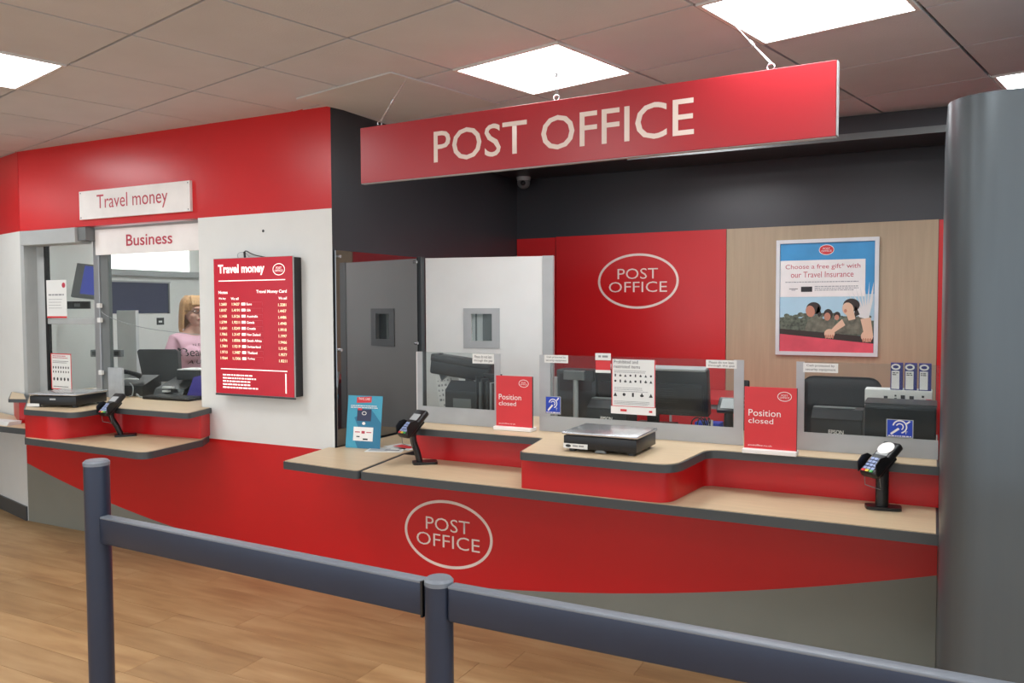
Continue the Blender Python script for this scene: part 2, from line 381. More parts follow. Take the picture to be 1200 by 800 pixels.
# shutter housing under the ceiling
th = thing('trim_1', '', '', kind='structure')
B().box(-2.88, 1.2, 5.18, 5.70, 2.47, CEIL+0.0).out('dark_soffit', 'charcoal', th)
B().box(-1.782, 1.2, 5.10, 5.18, 2.44, CEIL, bev=0.004).out('shutter_housing', 'charcoal', th)
B().box(-1.782, 1.2, 5.09, 5.098, 2.437, 2.475).out('bottom_rail', 'mgrey', th)
B().box(1.2, 1.3, 3.6, 5.72, 0, 2.6).out('wall_recess_right', 'charcoal', kind='structure')

B().box(-11.6, -11.5, -5, 6.5, 0, 2.6).out('wall_far_left', 'offwhite', kind='structure')

# grey rounded column cladding at the right
prof = [(0.025, 3.62)]+[(0.155-0.13*cos(t), 2.81-0.13*sin(t)) for t in [k*pi/2/14 for k in range(15)]]+[(2.6, 2.68), (2.6, 3.62)]
cg = B().prism(prof, 0, 2.095).out('wall_column', 'steel', kind='structure', smooth=30)

# booth interior
bt = thing('wall_booth', '', '', kind='structure')
B().box(-6.0, -5.9, 3.75, 6.6, 0, 2.4).out('side_board', 'white', bt)
B().box(-6.0, -2.95, 6.5, 6.6, 0, 2.4).out('rear_board', 'white', bt)
B().box(-3.05, -3.0, 3.66, 6.5, 0, 2.4).out('inner_board', 'white', bt)
B().box(-6.0, -3.0, 3.66, 6.6, 2.4, 2.45).out('booth_ceiling', 'white', bt)
B().box(-5.88, -5.60, 3.66, 3.72, 0, 2.4).out('front_return', 'white', bt)

for k, (x, y, lb) in enumerate(((-4.6, 4.35, 'white ceiling light added to brighten the booth, hidden above the Business sign'), (-4.4, 5.7, 'white ceiling light added to brighten the back of the booth, out of sight'))):
    t = thing('added_booth_light', lb, 'light', (x, y, 2.4))  # unseen ceiling panels, added because the booth interior was too dark
    b = B()
    for q in ((-0.31, 0.31, -0.31, -0.29), (-0.31, 0.31, 0.29, 0.31), (-0.31, -0.29, -0.29, 0.29), (0.29, 0.31, -0.29, 0.29)): b.box(*q, -0.03, -0.0005)
    b.out('frame', 'trimwhite', t); B().box(-0.29, 0.29, -0.29, 0.29, -0.022, -0.002).out('diffuser', 'diffuser', t)

# ------------------------------------------------------------ booth front fittings
t = thing('roller_shutter', 'grey roller shutter box over the left of the booth window', 'shutter', (-5.3, Y0-0.03, 1.925))
B().box(-0.30, 0.28, 0.0, 0.12, 0, 0.10, bev=0.004).out('housing', 'jamb', t)
B().box(0.28, 0.36, 0.02, 0.12, 0.015, 0.10).out('end_cap', 'mgrey', t)
t = thing('window_1', '', '', (-5.3, 3.6, 0.9), kind='structure')
B().box(-0.33, -0.235, -0.0, 0.04, 0, 1.1).out('window_frame', 'jamb', t)
B().box(-0.235, -0.215, 0.0, 0.03, 0.0, 1.05).out('dark_gap_strip', 'darkgap', t)  # black strip paints the shade in the gap beside the frame
B().box(-0.215, 0.29, 0.002, 0.03, 0.485, 0.525, bev=0.003).out('transom', 'jamb', t)
B().box(-0.213, 0.29, 0.012, 0.018, 0.0, 1.05).out('window_pane', 'glass', t)
B().box(0.29, 0.345, -0.0, 0.05, -0.0, 1.12, bev=0.003).out('mullion', 'alu', t)
B().box(0.345, 0.42, 0.012, 0.04, -0.0, 1.12).out('mullion', 'mgrey', t)
B().box(0.42, 1.34, 0.014, 0.022, 0.02, 0.96).out('window_pane', 'glass', t)
cl = B()
for z in (0.617, 0.52, 0.17): cl.box(0.34, 0.375, -0.02, 0.0, z-0.02, z+0.01, bev=0.003)
cl.out('glass_clip', 'trimwhite', t)
B().box(0.42, 0.56, -0.006, 0.008, 0.0, 0.2).out('frosted_pane', 'frost', t)

t = thing('booth_sign', 'white booth sign reading Business below the Travel money sign', 'sign', (-4.43, 3.585, 1.845))
B().box(-0.505, 0.508, -0.02, 0.0, 0, 0.165).out('board', 'pwhite', t)
B().box(-0.50, 0.508, -0.026, -0.0, 0.166, 0.18).out('top_rail', 'lgrey', t)
text('Business', -0.20, 0.225, 0.048, 0.122, -0.0212, 'crimson', t, bold=0.012)
t = thing('wall_sign', 'white wall sign reading Travel money on the red band', 'sign', (-4.47, Y0-0.02, 2.072))
B().box(-0.51, 0.51, 0, 0.019, 0, 0.182).out('board', 'pwhite', t)
text('Travel money', -0.335, 0.32, 0.035, 0.15, -0.001, 'crimson', t)
for sx in (-0.495, 0.495):
    for sz in (0.012, 0.17): B().cyl((sx, -0.002, sz), (sx, 0.001, sz), 0.004, seg=10).out('screw', 'mgrey', t)


# ------------------------------------------------------------ counters
def slab(name, parent, poly, z0, z1, tan='counter'):
    B().prism(poly, z0, z1-0.003).out(name, 'edge', parent, smooth=40)
    B().prism(inset(poly, 0.008), z1-0.003, z1).out('laminate_top', tan, parent)
mc = thing('service_counter', 'long red two-level service counter with oak tops and charcoal edges', 'counter', (0, 0, 0))
low = rounded([(-2.375, 3.045), (0.024, 3.062), (0.024, 3.505), (-2.447, 3.505)], [0.02, 0, 0, 0])
slab('lower_shelf', mc, low, 0.69, 0.73)
up = rounded([(-2.31, 3.345), (-1.575, 3.345), (-1.512, 2.985), (-0.855, 2.978), (-0.825, 3.375), (0.024, 3.392), (0.024, 4.0), (-2.42, 4.0)], [0.02, 0.03, 0.03, 0.10, 0.06, 0, 0, 0])
slab('upper_worktop', mc, up, 0.866, 0.90)
rs = rounded([(-2.345, 3.455), (-1.56, 3.45), (-1.545, 3.064), (-0.905, 3.064), (-0.86, 3.46), (0.024, 3.46), (0.024, 3.60), (-2.345, 3.62)], [0.01, 0.0, 0.02, 0.09, 0.05, 0, 0, 0])
B().prism(rs, 0.7305, 0.866).out('riser', 'red', mc, smooth=40)
B().box(-2.40, 0.014, 3.90, 3.97, 0, 0.866).out('rear_panel', 'lgrey', mc)
pc = thing('parcel_shelf', 'low oak parcel shelf joining the left end of the service counter', 'shelf', (0, 0, 0))
slab('shelf_board', pc, rounded([(-2.885, 3.083), (-2.385, 3.045), (-2.458, 3.51), (-2.458, 4.27), (-2.872, 4.27), (-2.872, 3.73), (-2.895, 3.70), (-2.895, 3.505), (-2.945, 3.505)], [0.015, 0.03, 0, 0, 0, 0, 0, 0, 0]), 0.69, 0.73)
B().box(-2.80, -2.47, 3.70, 4.2, 0, 0.69).out('base', 'lgrey', pc)

bc = thing('booth_counter', 'red two-level counter of the Travel money booth with rounded oak top', 'counter', (0, 0, 0))
slab('lower_shelf', bc, rounded([(-4.785, 2.962), (-3.705, 2.93), (-3.77, 3.38), (-3.86, 3.508), (-5.60, 3.508)], [0.01, 0.07, 0.03, 0, 0]), 0.69, 0.73)
slab('upper_worktop', bc, rounded([(-4.785, 2.962), (-4.36, 2.985), (-4.40, 3.24), (-3.745, 3.255), (-3.835, 3.507), (-3.922, 3.507), (-3.922, 4.1), (-5.6, 4.1), (-5.6, 3.508)], [0.01, 0.07, 0.05, 0.03, 0, 0, 0, 0, 0]), 0.866, 0.90)
B().prism(rounded([(-4.808, 2.982), (-4.53, 2.985), (-4.46, 3.36), (-3.80, 3.39), (-3.85, 3.506), (-5.59, 3.506)], [0, 0.10, 0.04, 0.01, 0, 0]), 0.7305, 0.866).out('riser', 'red', bc, smooth=40)
B().box(-5.6, -3.93, 3.95, 4.02, 0, 0.866).out('rear_panel', 'lgrey', bc)
fc = thing('far_counter', 'narrow counter against the bent white wall, cut by the left picture edge', 'counter', (0, 0, 0))
slab('lower_shelf', fc, rounded([(-6.7, 3.19), (-5.13, 3.19), (-5.635, 3.50), (-6.7, 3.755)], [0, 0, 0, 0]), 0.69, 0.73)
slab('upper_worktop', fc, rounded([(-5.43, 3.26), (-5.30, 3.305), (-5.635, 3.50), (-5.88, 3.555)], [0.01, 0, 0, 0]), 0.875, 0.90)
B().prism([(-5.43, 3.33), (-5.37, 3.345), (-5.64, 3.50), (-5.85, 3.55)], 0.7305, 0.875).out('riser', 'red', fc)
t = thing('leaflet_pile', 'pile of white leaflets on the far left counter', 'leaflets', (-5.50, 3.26, 0.7305), rad(0))
for k in range(4): B().box(-0.15, 0.14, -0.05, 0.04, k*0.006, k*0.006+0.005, mtx=Matrix.Rotation(rad(k*1.5-2), 4, 'Z')).out('leaflet', 'paper', t)

# ------------------------------------------------------------ logos fixed to the walls
def big_logo(label, cx, cz, rx, rz, y):
    t = thing('oval_logo', label, 'sign', (cx, y, cz))
    B().ring(0, 0, rx, rz, rx*0.055, -0.0015, 0.0014).out('oval_ring', 'cream', t)
    textlines([('POST', -rx*0.50, rx*0.50, rz*0.08, rz*0.46), ('OFFICE', -rx*0.72, rx*0.72, -rz*0.40, -rz*0.02)], -0.0012, 'cream', t, bold=-0.004)
big_logo('cream oval POST OFFICE logo on the red back wall', -1.918, 1.674, 0.305, 0.20, 5.704)
big_logo('cream oval POST OFFICE logo on the red front under the counter', -2.185, 0.338, 0.262, 0.175, Y0)

# ------------------------------------------------------------ hanging sign
hs = thing('hanging_sign', 'long red hanging board with large POST OFFICE lettering', 'sign', (-1.415, 3.2, 2.10), rad(-2.6))
B().box(-1.092, 1.092, 0, 0.035, 0, 0.268, bev=0.002).out('board', 'signred', hs)
B().box(1.093, 1.097, 0.002, 0.033, 0.002, 0.266).box(-1.092, 1.092, 0.004, 0.031, -0.003, 0.0).out('edge_trim', 'lgrey', hs)
text('POST OFFICE', -0.655, 0.575, 0.060, 0.204, -0.0012, 'cream', hs, bold=0.004)
for hx, tx in ((-0.985, -0.82), (-0.03, -0.03), (0.86, 0.71)):
    b = B(); n = 14; R0 = 0.013
    b.tube([(hx+R0*cos(a), 0.017, 0.268+0.012+R0*sin(a)) for a in [2*pi*k/n for k in range(n+1)]], 0.003, 6)
    hk = b.out('eye_hook', 'silver', hs, smooth=60)
    b = B(); b.tube([(hx, 0.017, 0.29), (tx, 0.017, CEIL-2.10)], 0.0016, 6); p = Vector((hx, 0.017, 0.29)).lerp(Vector((tx, 0.017, CEIL-2.10)), 0.42); p2 = Vector((hx, 0.017, 0.29)).lerp(Vector((tx, 0.017, CEIL-2.10)), 0.52)
    b.cyl(p, p2, 0.006, seg=8); b.tube([(hx+0.008, 0.017, 0.29), tuple(p2)], 0.0016, 6); b.out('wire', 'silver', hs, smooth=60)

# ------------------------------------------------------------ camera dome
t = thing('dome_camera', 'small white dome security camera in the dark ceiling corner', 'camera', (-2.775, 5.58, 2.47))
B().cyl((0, 0, -0.002), (0, 0, -0.03), 0.055, 0.05).out('base', 'lgrey', t, smooth=40)
B().ball((0, 0, -0.04), (0.05, 0.05, 0.05)).out('dome', 'mgrey', t, smooth=180)
B().ball((0.012, -0.035, -0.05), 0.021).out('lens', 'black', t, smooth=180)

# ------------------------------------------------------------ acrylic panel on the side wall
t = thing('wall_guard', 'dark glossy acrylic panel held to the side wall by four steel fixings', 'panel', (-2.90, 3.66, 0.735))
B().box(0.004, 0.010, -0.14, 0.655, 0, 1.07).out('sheet', 'acrylic', t)
for y, z in ((-0.115, 1.037), (0.625, 1.040), (-0.115, 0.526), (0.63, 0.532)): B().cyl((0.009, y, z), (0.022, y, z), 0.009, seg=14).out('fixing', 'silver', t, smooth=40)

# ------------------------------------------------------------ white door
t = thing('staff_door', 'white staff door standing open beside the dark acrylic panel', 'door', (-2.87, 4.37, 0.01), rad(13.5))
def holed(b, x0, x1, z0, z1, a0, a1, c0, c1, y0, y1):
    b.box(x0, a0, y0, y1, z0, z1); b.box(a1, x1, y0, y1, z0, z1); b.box(a0, a1, y0, y1, z0, c0); b.box(a0, a1, y0, y1, c1, z1)
b = B(); holed(b, 0, 0.755, 0, 1.792, 0.30, 0.435, 1.27, 1.44, 0.0, 0.044); b.out('door_leaf', 'white', t)
B().box(0.757, 0.82, -0.004, 0.05, 0, 1.794).out('edge_strip', 'jamb', t)
b = B(); holed(b, 0.25, 0.485, 1.225, 1.475, 0.30, 0.435, 1.27, 1.44, -0.006, 0.0); b.out('window_frame', 'lgrey', t)
B().box(0.30, 0.435, 0.02, 0.024, 1.27, 1.44).out('window_pane', 'glass', t)
B().box(0.30, 0.367, 0.028, 0.032, 1.27, 1.44).out('window_backing', 'pale', t)
B().box(0.367, 0.435, 0.026, 0.03, 1.27, 1.44).box(0.318, 0.330, 0.0255, 0.0275, 1.27, 1.44).out('window_cover', 'mgrey', t)  # pale and mid grey strips paint the reflections in the door window

# ------------------------------------------------------------ counter screens
def screen(label, x0, x1, y, clear, left_strip, note):
    t = thing('counter_screen', label, 'screen', ((x0+x1)/2, y, 0.9), group=None); cx = (x0+x1)/2; a, c = x0-cx, x1-cx; z0, z1 = 0.001, 0.365
    b = B(); cl0, cl1, cb = clear[0]-cx, clear[1]-cx, clear[2]-0.9
    b.box(a, c, 0, 0.008, z0, cb)
    if cl0 > a+0.002: b.box(a, cl0, 0, 0.008, cb, z1)
    if cl1 < c-0.002: b.box(cl1, c, 0, 0.008, cb, z1)
    b.out('frosted_border', 'frost', t)
    B().box(cl0, cl1, 0, 0.008, cb, z1).out('clear_window', 'glass', t)
    if left_strip: B().box(a-0.004, a, -0.001, 0.009, z0, z1).out('polished_edge', 'pwhite', t)
    return t
screen('left counter screen, nearest the white door', -2.375, -1.89, 3.53, (-2.345, -1.921, 0.985), True, None)
screen('middle and widest counter screen, behind the silver-topped scale', -1.675, -0.716, 3.53, (-1.618, -0.757, 0.975), False, None)
screen('right counter screen, against the grey column', -0.503, 0.020, 3.53, (-0.471, 0.020, 0.975), False, None)
def label_strip(lab, x0, x1, z0, z1, lines, y=3.5285):
    t = thing('glass_notice', lab, 'notice', ((x0+x1)/2, y, z0)); w_, h_ = (x1-x0)/2, z1-z0
    B().box(-w_, w_, -0.0008, 0.0, 0, h_).out('sheet', 'paper', t)
    textlines([(lines[0], -w_*0.8, w_*0.8, h_*0.56, h_*0.86), (lines[1], -w_*0.86, w_*0.86, h_*0.14, h_*0.44)], -0.0012, 'ink', t)
label_strip('small paper strip asking not to lean through the gap, on the left screen', -2.043, -1.921, 1.214, 1.262, ('Please do not lean', 'through the gap'))
label_strip('small paper strip about cash protection at top left of the middle screen', -1.648, -1.525, 1.229, 1.266, ('Cash protected by', 'security equipment'))
label_strip('small paper strip asking not to lean through the gap, on the middle screen', -0.876, -0.745, 1.228, 1.263, ('Please do not lean', 'through the gap'))
label_strip('small paper strip about cash protection on the right screen', -0.476, -0.342, 1.223, 1.261, ('Cash protected by', 'security equipment'))
t = thing('rounded_tag', 'small white rounded tag clipped on the top edge of the middle screen', 'tag', (-1.35, 3.527, 1.248))
B().box(-0.038, 0.038, -0.002, 0.0, 0, 0.032, bev=0.0009).out('plate', 'paper', t)
b = B(); greek(b, -0.022, 0.024, 0.022, 1, 0.01, 0.009, -0.0026, 0); b.out('small_print', 'greyink', t)
t = thing('small_card', 'small red and white card on the middle screen beside the notice', 'card', (-1.35, 3.5275, 1.19))
B().box(-0.036, 0.036, -0.001, 0, 0, 0.056).out('card', 'print_red', t); B().box(-0.037, 0.037, -0.0016, -0.0011, 0, 0.013).out('white_band', 'paper', t)

def loop_sticker(lab, x0, x1, z0, z1):
    t = thing('hearing_loop_sticker', lab, 'sticker', ((x0+x1)/2, 3.5285, z0)); w_, h_ = (x1-x0)/2, z1-z0; W = x1-x0
    B().box(-w_, w_, -0.0006, 0, 0, h_).out('border', 'lgrey', t)
    B().box(-w_*0.93, w_*0.93, -0.0010, -0.0007, h_*0.05, h_*0.96).out('field', 'blue', t)
    b = B(); y = -0.0016; g = Matrix.Translation((0, 0, 0))
    def arc(cx, cz, r, a0, a1, wd):
        n = 14; pts = [(cx+r*cos(a), cz+r*sin(a)) for a in [rad(a0+(a1-a0)*k/n) for k in range(n+1)]]; q = [(cx+(r-wd)*cos(a), cz+(r-wd)*sin(a)) for a in [rad(a0+(a1-a0)*k/n) for k in range(n+1)]]
        b.prism(pts+q[::-1], y, y+0.0004, 'y')
    arc(0.0, h_*0.60, W*0.28, -75, 170, W*0.055); arc(0.0, h_*0.60, W*0.15, -60, 160, W*0.045)
    b.prism([(-W*0.36, h_*0.22), (-W*0.30, h_*0.15), (0.0, h_*0.46), (-W*0.06, h_*0.55)], y, y+0.0004, 'y')
    b.prism([(W*0.22, h_*0.80), (W*0.27, h_*0.75), (W*0.40, h_*0.90), (W*0.34, h_*0.94)], y, y+0.0004, 'y')
    b.out('ear_symbol', 'pwhite', t); text('T', W*0.17, W*0.29, h_*0.22, h_*0.36, y, 'pwhite', t)
    b = B(); greek(b, -w_*0.85, w_*0.85, h_*0.12, 1, 0.01, h_*0.05, y, 0.0); b.out('small_print', 'pwhite', t)
loop_sticker('blue hearing loop sticker on the middle screen beside a closed sign', -1.643, -1.563, 0.985, 1.070)
loop_sticker('blue hearing loop sticker on the right screen near the column', -0.162, -0.066, 0.977, 1.049)

t = thing('restricted_items_notice', 'white notice of prohibited items with rows of black icons on the middle screen', 'notice', (-1.205, 3.5275, 1.01))
B().box(-0.103, 0.103, -0.001, 0, 0.0, 0.245).out('sheet', 'paper', t)
B().box(-0.106, 0.106, -0.002, -0.0011, -0.004, 0.03).out('bottom_strip', 'pwhite', t)
B().box(-0.103, -0.099, -0.0016, -0.0011, 0.03, 0.245).box(0.099, 0.103, -0.0016, -0.0011, 0.03, 0.245).box(-0.1, 0.1, -0.0022, -0.0016, 0.0305, 0.033).box(-0.06, -0.03, -0.0026, -0.0021, 0.008, 0.018).box(0.075, 0.09, -0.0026, -0.0021, 0.008, 0.017).out('red_lines', 'print_red', t)
textlines([('Prohibited and', -0.092, 0.022, 0.226, 0.241), ('restricted items', -0.092, 0.032, 0.205, 0.219)], -0.0016, 'ink', t)
b = B(); greek(b, -0.09, 0.085, 0.194, 2, 0.007, 0.0025, -0.0016); greek(b, -0.09, 0.085, 0.117, 3, 0.008, 0.0025, -0.0016); greek(b, -0.09, 0.085, 0.055, 3, 0.006, 0.002, -0.0016)
b.out('small_print', 'greyink', t)
b = B()
for r_, (z, n, s_) in enumerate(((0.172, 8, 0.006), (0.146, 8, 0.0065), (0.085, 5, 0.009))):
    for k in range(n):
        x = -0.085+k*0.168/(n-1); kind = (k*3+r_) % 4
        if kind == 0: b.box(x-s_*0.5, x+s_*0.5, -0.0018, -0.0013, z-s_, z+s_)
        elif kind == 1: b.ell(x, z, s_*0.8, s_*0.8, -0.0018, 0.0005, 12)
        elif kind == 2: b.prism([(x-s_, z-s_), (x+s_, z-s_), (x, z+s_)], -0.0018, -0.0013, 'y')
        else: b.ell(x, z-s_*0.3, s_, s_*0.6, -0.0018, 0.0005, 12); b.box(x-s_*0.3, x+s_*0.3, -0.0018, -0.0013, z, z+s_)
b.out('icons', 'ink', t)

# ------------------------------------------------------------ position closed signs
def closed(lab, x, y, wd, ht, rz=0):
    t = thing('closed_sign', lab, 'sign', (x, y, 0.9005), rz)
    B().box(-wd/2-0.004, wd/2+0.004, -0.03, 0.035, 0, 0.018, bev=0.003).out('foot', 'pwhite', t)
    B().box(-wd/2, wd/2, -0.004, 0.002, 0.012, ht).out('sheet', 'print_red', t)
    B().box(wd/2, wd/2+0.002, -0.005, 0.003, 0.012, ht).out('holder_edge', 'dgrey', t)
    y_ = -0.0048; h = ht
    textlines([('Position', -wd*0.42, wd*0.20, h*0.56, h*0.66), ('closed', -wd*0.42, wd*0.06, h*0.45, h*0.53), ('postoffice.co.uk', -wd*0.42, wd*0.04, h*0.10, h*0.13)], y_, 'pwhite', t)
    small_logo(t, wd*0.27, h*0.87, wd*0.135, wd*0.095, y_)
closed('red Position closed sign between the left and middle screens', -1.79, 3.49, 0.195, 0.262)
closed('red Position closed sign between the middle and right screens', -0.580, 3.385, 0.203, 0.268)

# ------------------------------------------------------------ scales
def scale(lab, loc, rz, w_, d_, h, topm):
    t = thing('parcel_scale', lab, 'scale', loc, rz)
    B().box(-w_/2, w_/2, -d_/2, d_/2, 0.012, h, bev=0.004).out('body', 'black', t, smooth=40)
    B().box(-w_/2-0.006, w_/2+0.006, -d_/2-0.006, d_/2+0.006, h+0.004, h+0.016, bev=0.004).out('weighing_plate', topm, t, smooth=40)
    for sx in (-1, 1):
        for sy in (-1, 1): B().cyl((sx*(w_/2-0.03), sy*(d_/2-0.03), 0), (sx*(w_/2-0.03), sy*(d_/2-0.03), 0.013), 0.016, seg=14).out('foot', 'dgrey', t, smooth=40)
    return t
t = scale('black parcel scale with silver plate on the bulging counter front', (-1.195, 3.205, 0.9005), 0, 0.315, 0.25, 0.066, 'silver')
B().box(-0.157, -0.05, -0.1285, -0.1262, 0.014, 0.034).out('price_label', 'paper', t); B().ell(-0.135, 0.024, 0.012, 0.006, -0.1290, 0.0004).out('label_mark', 'dgrey', t)
b = B(); greek(b, -0.115, -0.06, 0.028, 1, 0.01, 0.006, -0.1291, 0); b.out('label_print', 'greyink', t)
B().prism([(-0.02, 0.004), (0.03, 0.004), (0.02, 0.014), (-0.01, 0.014)], -0.127, -0.12, 'y').out('spirit_level', 'mgrey', t)
t = scale('black parcel scale with grey plate in the Travel money booth', (-4.735, 3.215, 0.9005), rad(16), 0.32, 0.27, 0.068, 'silver')
B().box(-0.02, 0.02, -0.1365, -0.1345, 0.045, 0.055).out('badge', 'lgrey', t)
B().box(-0.175, -0.09, -0.14, -0.137, 0.004, 0.022, ).out('price_label', 'paper', t)

# ------------------------------------------------------------ card terminals
def terminal(lab, loc, rz, lean=0.0, curve=0.0, yaw=0, receipt=False, H=0.19):
    t = thing('card_terminal', lab, 'card reader', loc, rz)
    B().prism(rounded([(-0.055, -0.035), (0.065, -0.035), (0.07, 0.032), (-0.06, 0.032)] if not curve else [(-0.036, -0.035), (0.036, -0.035), (0.04, 0.085), (-0.04, 0.085)], 0.02), 0, 0.012).out('base', 'black', t, smooth=40)
    B().tube([(0, 0, 0.008), (0.0, curve*0.3, H*0.3), (0.0, curve, H*0.65), (0, curve*0.7+lean*0.3, H*0.92)], (lambda u: (0.016, 0.023)), 12, smooth=2).out('pole', 'black', t, smooth=180)
    T = Matrix.Translation((0, curve*0.7+lean*0.3, H)) @ Matrix.Rotation(yaw, 4, 'Z') @ Matrix.Rotation(rad(40), 4, 'X')
    B().box(-0.03, 0.03, -0.06, 0.04, -0.02, -0.006, bev=0.004, mtx=T).out('cradle', 'black', t, smooth=40)
    B().box(-0.04, 0.04, -0.085, 0.085, -0.006, 0.026, bev=0.011, mtx=T, seg=3).out('body', 'black', t, smooth=40)
    B().box(-0.026, 0.026, 0.01, 0.05, 0.0262, 0.0275, mtx=T).out('display', 'lgrey', t)
    b = B()
    for i in range(3):
        for j in range(4): b.box(-0.026+i*0.018, -0.012+i*0.018, -0.068+j*0.016, -0.057+j*0.016, 0.0262, 0.030, mtx=T)
    b.out('keys', 'keyblue', t, kind='stuff')
    for i, c in enumerate(('print_red', 'yellow', 'green')): B().box(-0.026+i*0.018, -0.012+i*0.018, -0.079, -0.070, 0.0262, 0.030, mtx=T).out('function_key', c, t, label=('red', 'yellow', 'green')[i]+' key')
    for sx in (-0.045, 0.041): B().prism([(-0.082, 0.02), (0.005, 0.02), (-0.005, 0.042), (-0.03, 0.056), (-0.06, 0.052)], sx, sx+0.004, 'x', mtx=T).out('keypad_shield', 'black', t)
    B().tube([(-0.038, -0.07, -0.006), (-0.05, -0.085, -0.05), (0.02, -0.085, -0.06), (0.034, -0.07, -0.006)], 0.0018, 6, mtx=T).out('wire_handle', 'mgrey', t, smooth=60)
    if receipt: B().ell(0, 0, 0.033, 0.022, 0, 0.003).out('x', 'paper') if False else B().prism([(0.034*cos(a), 0.045+0.03*sin(a)) for a in [2*pi*k/20 for k in range(20)]], 0.0277, 0.0295, mtx=T).out('paper_roll_lid', 'pwhite', t)
    return t
terminal('black card reader on a stand at the right end of the counter', (-0.165, 3.352, 0.7305), rad(8), 0.0, 0.0, rad(-48), True, 0.178)
terminal('black card reader on a curved stand beside the left screen', (-2.225, 3.322, 0.7305), rad(-50), 0.0, -0.035, rad(33), False, 0.19)
terminal('black card reader on a curved stand at the Travel money booth', (-4.31, 3.25, 0.7305), rad(-37), 0.0, -0.055, rad(40), False, 0.185)

# ------------------------------------------------------------ leaflets on the parcel shelf
t = thing('show_card', 'blue promotional show card standing at the left of the parcel shelf', 'show card', (-2.745, 3.545, 0.7305), rad(8))
t.rotation_euler = (rad(-8), 0, rad(8)); T = Matrix()
W2 = 0.105; HH = 0.285
B().box(-W2, W2, 0, 0.003, 0, HH, mtx=T).out('card', 'teal', t)
B().prism([(-0.06, 0.165), (0.04, 0.215), (W2, 0.14), (W2, 0.0), (-0.03, 0.0), (-0.05, 0.04), (0.0, 0.05)], -0.0008, -0.0002, 'y', mtx=T).out('shadow_print', 'teal2', t)
B().prism([(-0.05, 0.245), (0.04, 0.25), (0.04, 0.282), (-0.05, 0.276)], -0.0016, -0.001, 'y', mtx=T).prism([(-0.04, 0.218), (-0.015, 0.216), (-0.015, 0.206), (-0.04, 0.206)], -0.0030, -0.0024, 'y', mtx=T).out('red_flash', 'print_red', t)
B().box(-0.043, 0.043, -0.0022, -0.0010, 0.148, 0.212, mtx=T).out('dark_card_print', 'navy', t)
b = B(); b.box(-0.06, 0.06, -0.0022, -0.0010, 0.04, 0.115, mtx=T); b.ell(0, 0.135, 0.01, 0.008, -0.002); greek(b, -0.085, 0.085, 0.232, 2, 0.01, 0.004, -0.0018, 0.1); b.ring(0, 0.19, 0.014, 0.01, 0.003, -0.003); b.out('white_print', 'pwhite', t)
b = B(); b.box(-0.05, -0.02, -0.003, -0.0024, 0.085, 0.09, mtx=T); b.box(0.02, 0.05, -0.003, -0.0024, 0.085, 0.09, mtx=T); b.box(-0.01, 0.01, -0.003, -0.0024, 0.08, 0.094, mtx=T); b.out('red_marks', 'crimson', t)
b = B(); b.box(0.0, 0.03, -0.003, -0.0024, 0.046, 0.054, mtx=T); b.box(-0.04, -0.02, -0.003, -0.0024, 0.06, 0.066, mtx=T); b.out('dark_marks', 'ink', t)
textlines([('TRAVEL CARD', -0.040, 0.032, 0.262, 0.274)], -0.0022, 'pwhite', t)
B().prism([(0.0, 0.012), (0.055, 0.012), (0.0, 0.2)], -0.02, -0.018, 'x', mtx=Matrix.Translation((0, 0.004, 0))).out('strut', 'paper', t)
for k, (x, y, r_, mm, lb) in enumerate(((-2.60, 3.56, 20, 'paper', 'white leaflet lying beside the blue show card'), (-2.565, 3.68, -12, 'paper', 'white and red leaflet lying behind the other on the parcel shelf'))):
    t = thing('leaflet', lb, 'leaflet', (x, y, 0.7305), rad(r_))
    B().box(-0.10, 0.10, -0.065, 0.065, 0, 0.0025, bev=0.0005).out('sheet', mm, t)
    if k == 0: B().box(-0.085, 0.02, -0.05, 0.03, 0.0027, 0.0032).out('photo_print', 'lgrey', t)
    else: B().box(-0.06, 0.07, -0.03, 0.04, 0.0027, 0.0032).out('red_print', 'print_red', t)
    if k == 0: B().box(0.0, 0.08, -0.04, 0.0, 0.0034, 0.0038).out('dark_print', 'greyink', t)

# ------------------------------------------------------------ rate board
t = thing('rate_board', 'red electronic Travel money rate board hung on the white wall', 'rate board', (-3.421, 3.44, 0.994))
wd, ht = 0.301, 0.784
B().box(-wd+0.004, wd-0.002, 0.006, 0.069, 0.006, ht-0.006, bev=0.003).out('case', 'black', t)
B().box(-wd, wd, 0.001, 0.007, 0, ht).out('frame', 'lgrey', t)
B().box(-wd+0.003, wd-0.005, -0.002, 0.001, 0.006, ht-0.002).out('face', 'screenred', t)
B().box(-wd, wd, -0.003, 0.008, -0.006, 0.004).out('bottom_lip', 'edge', t)
y = -0.003
text('Travel money', -0.262, 0.095, 0.683, 0.748, y, 'screentxt', t, bold=0.03)
b = B(); b.box(-0.26, 0.245, y, y+0.0006, 0.652, 0.657); b.box(-0.255, 0.25, y, y+0.0006, 0.146, 0.151); b.box(0.235, 0.243, y, y+0.0006, 0.025, 0.135); b.out('rules', 'screentxt', t)
small_logo(t, 0.20, 0.712, 0.044, 0.033, y, ring='screentxt', txt='screentxt')
lines = [('Notes', -0.262, -0.19, 0.580, 0.598), ('Travel Money Card', 0.03, 0.255, 0.577, 0.600), ('We buy', -0.262, -0.205, 0.545, 0.560), ('We sell', -0.165, -0.105, 0.545, 0.560), ('We sell', 0.195, 0.255, 0.545, 0.560)]
names = ['Euro', 'USA', 'Australia', 'Canada', 'Croatia', 'New Zealand', 'South Africa', 'Switzerland', 'Thailand', 'Turkey']
led = []; bx = B(); fb = B()
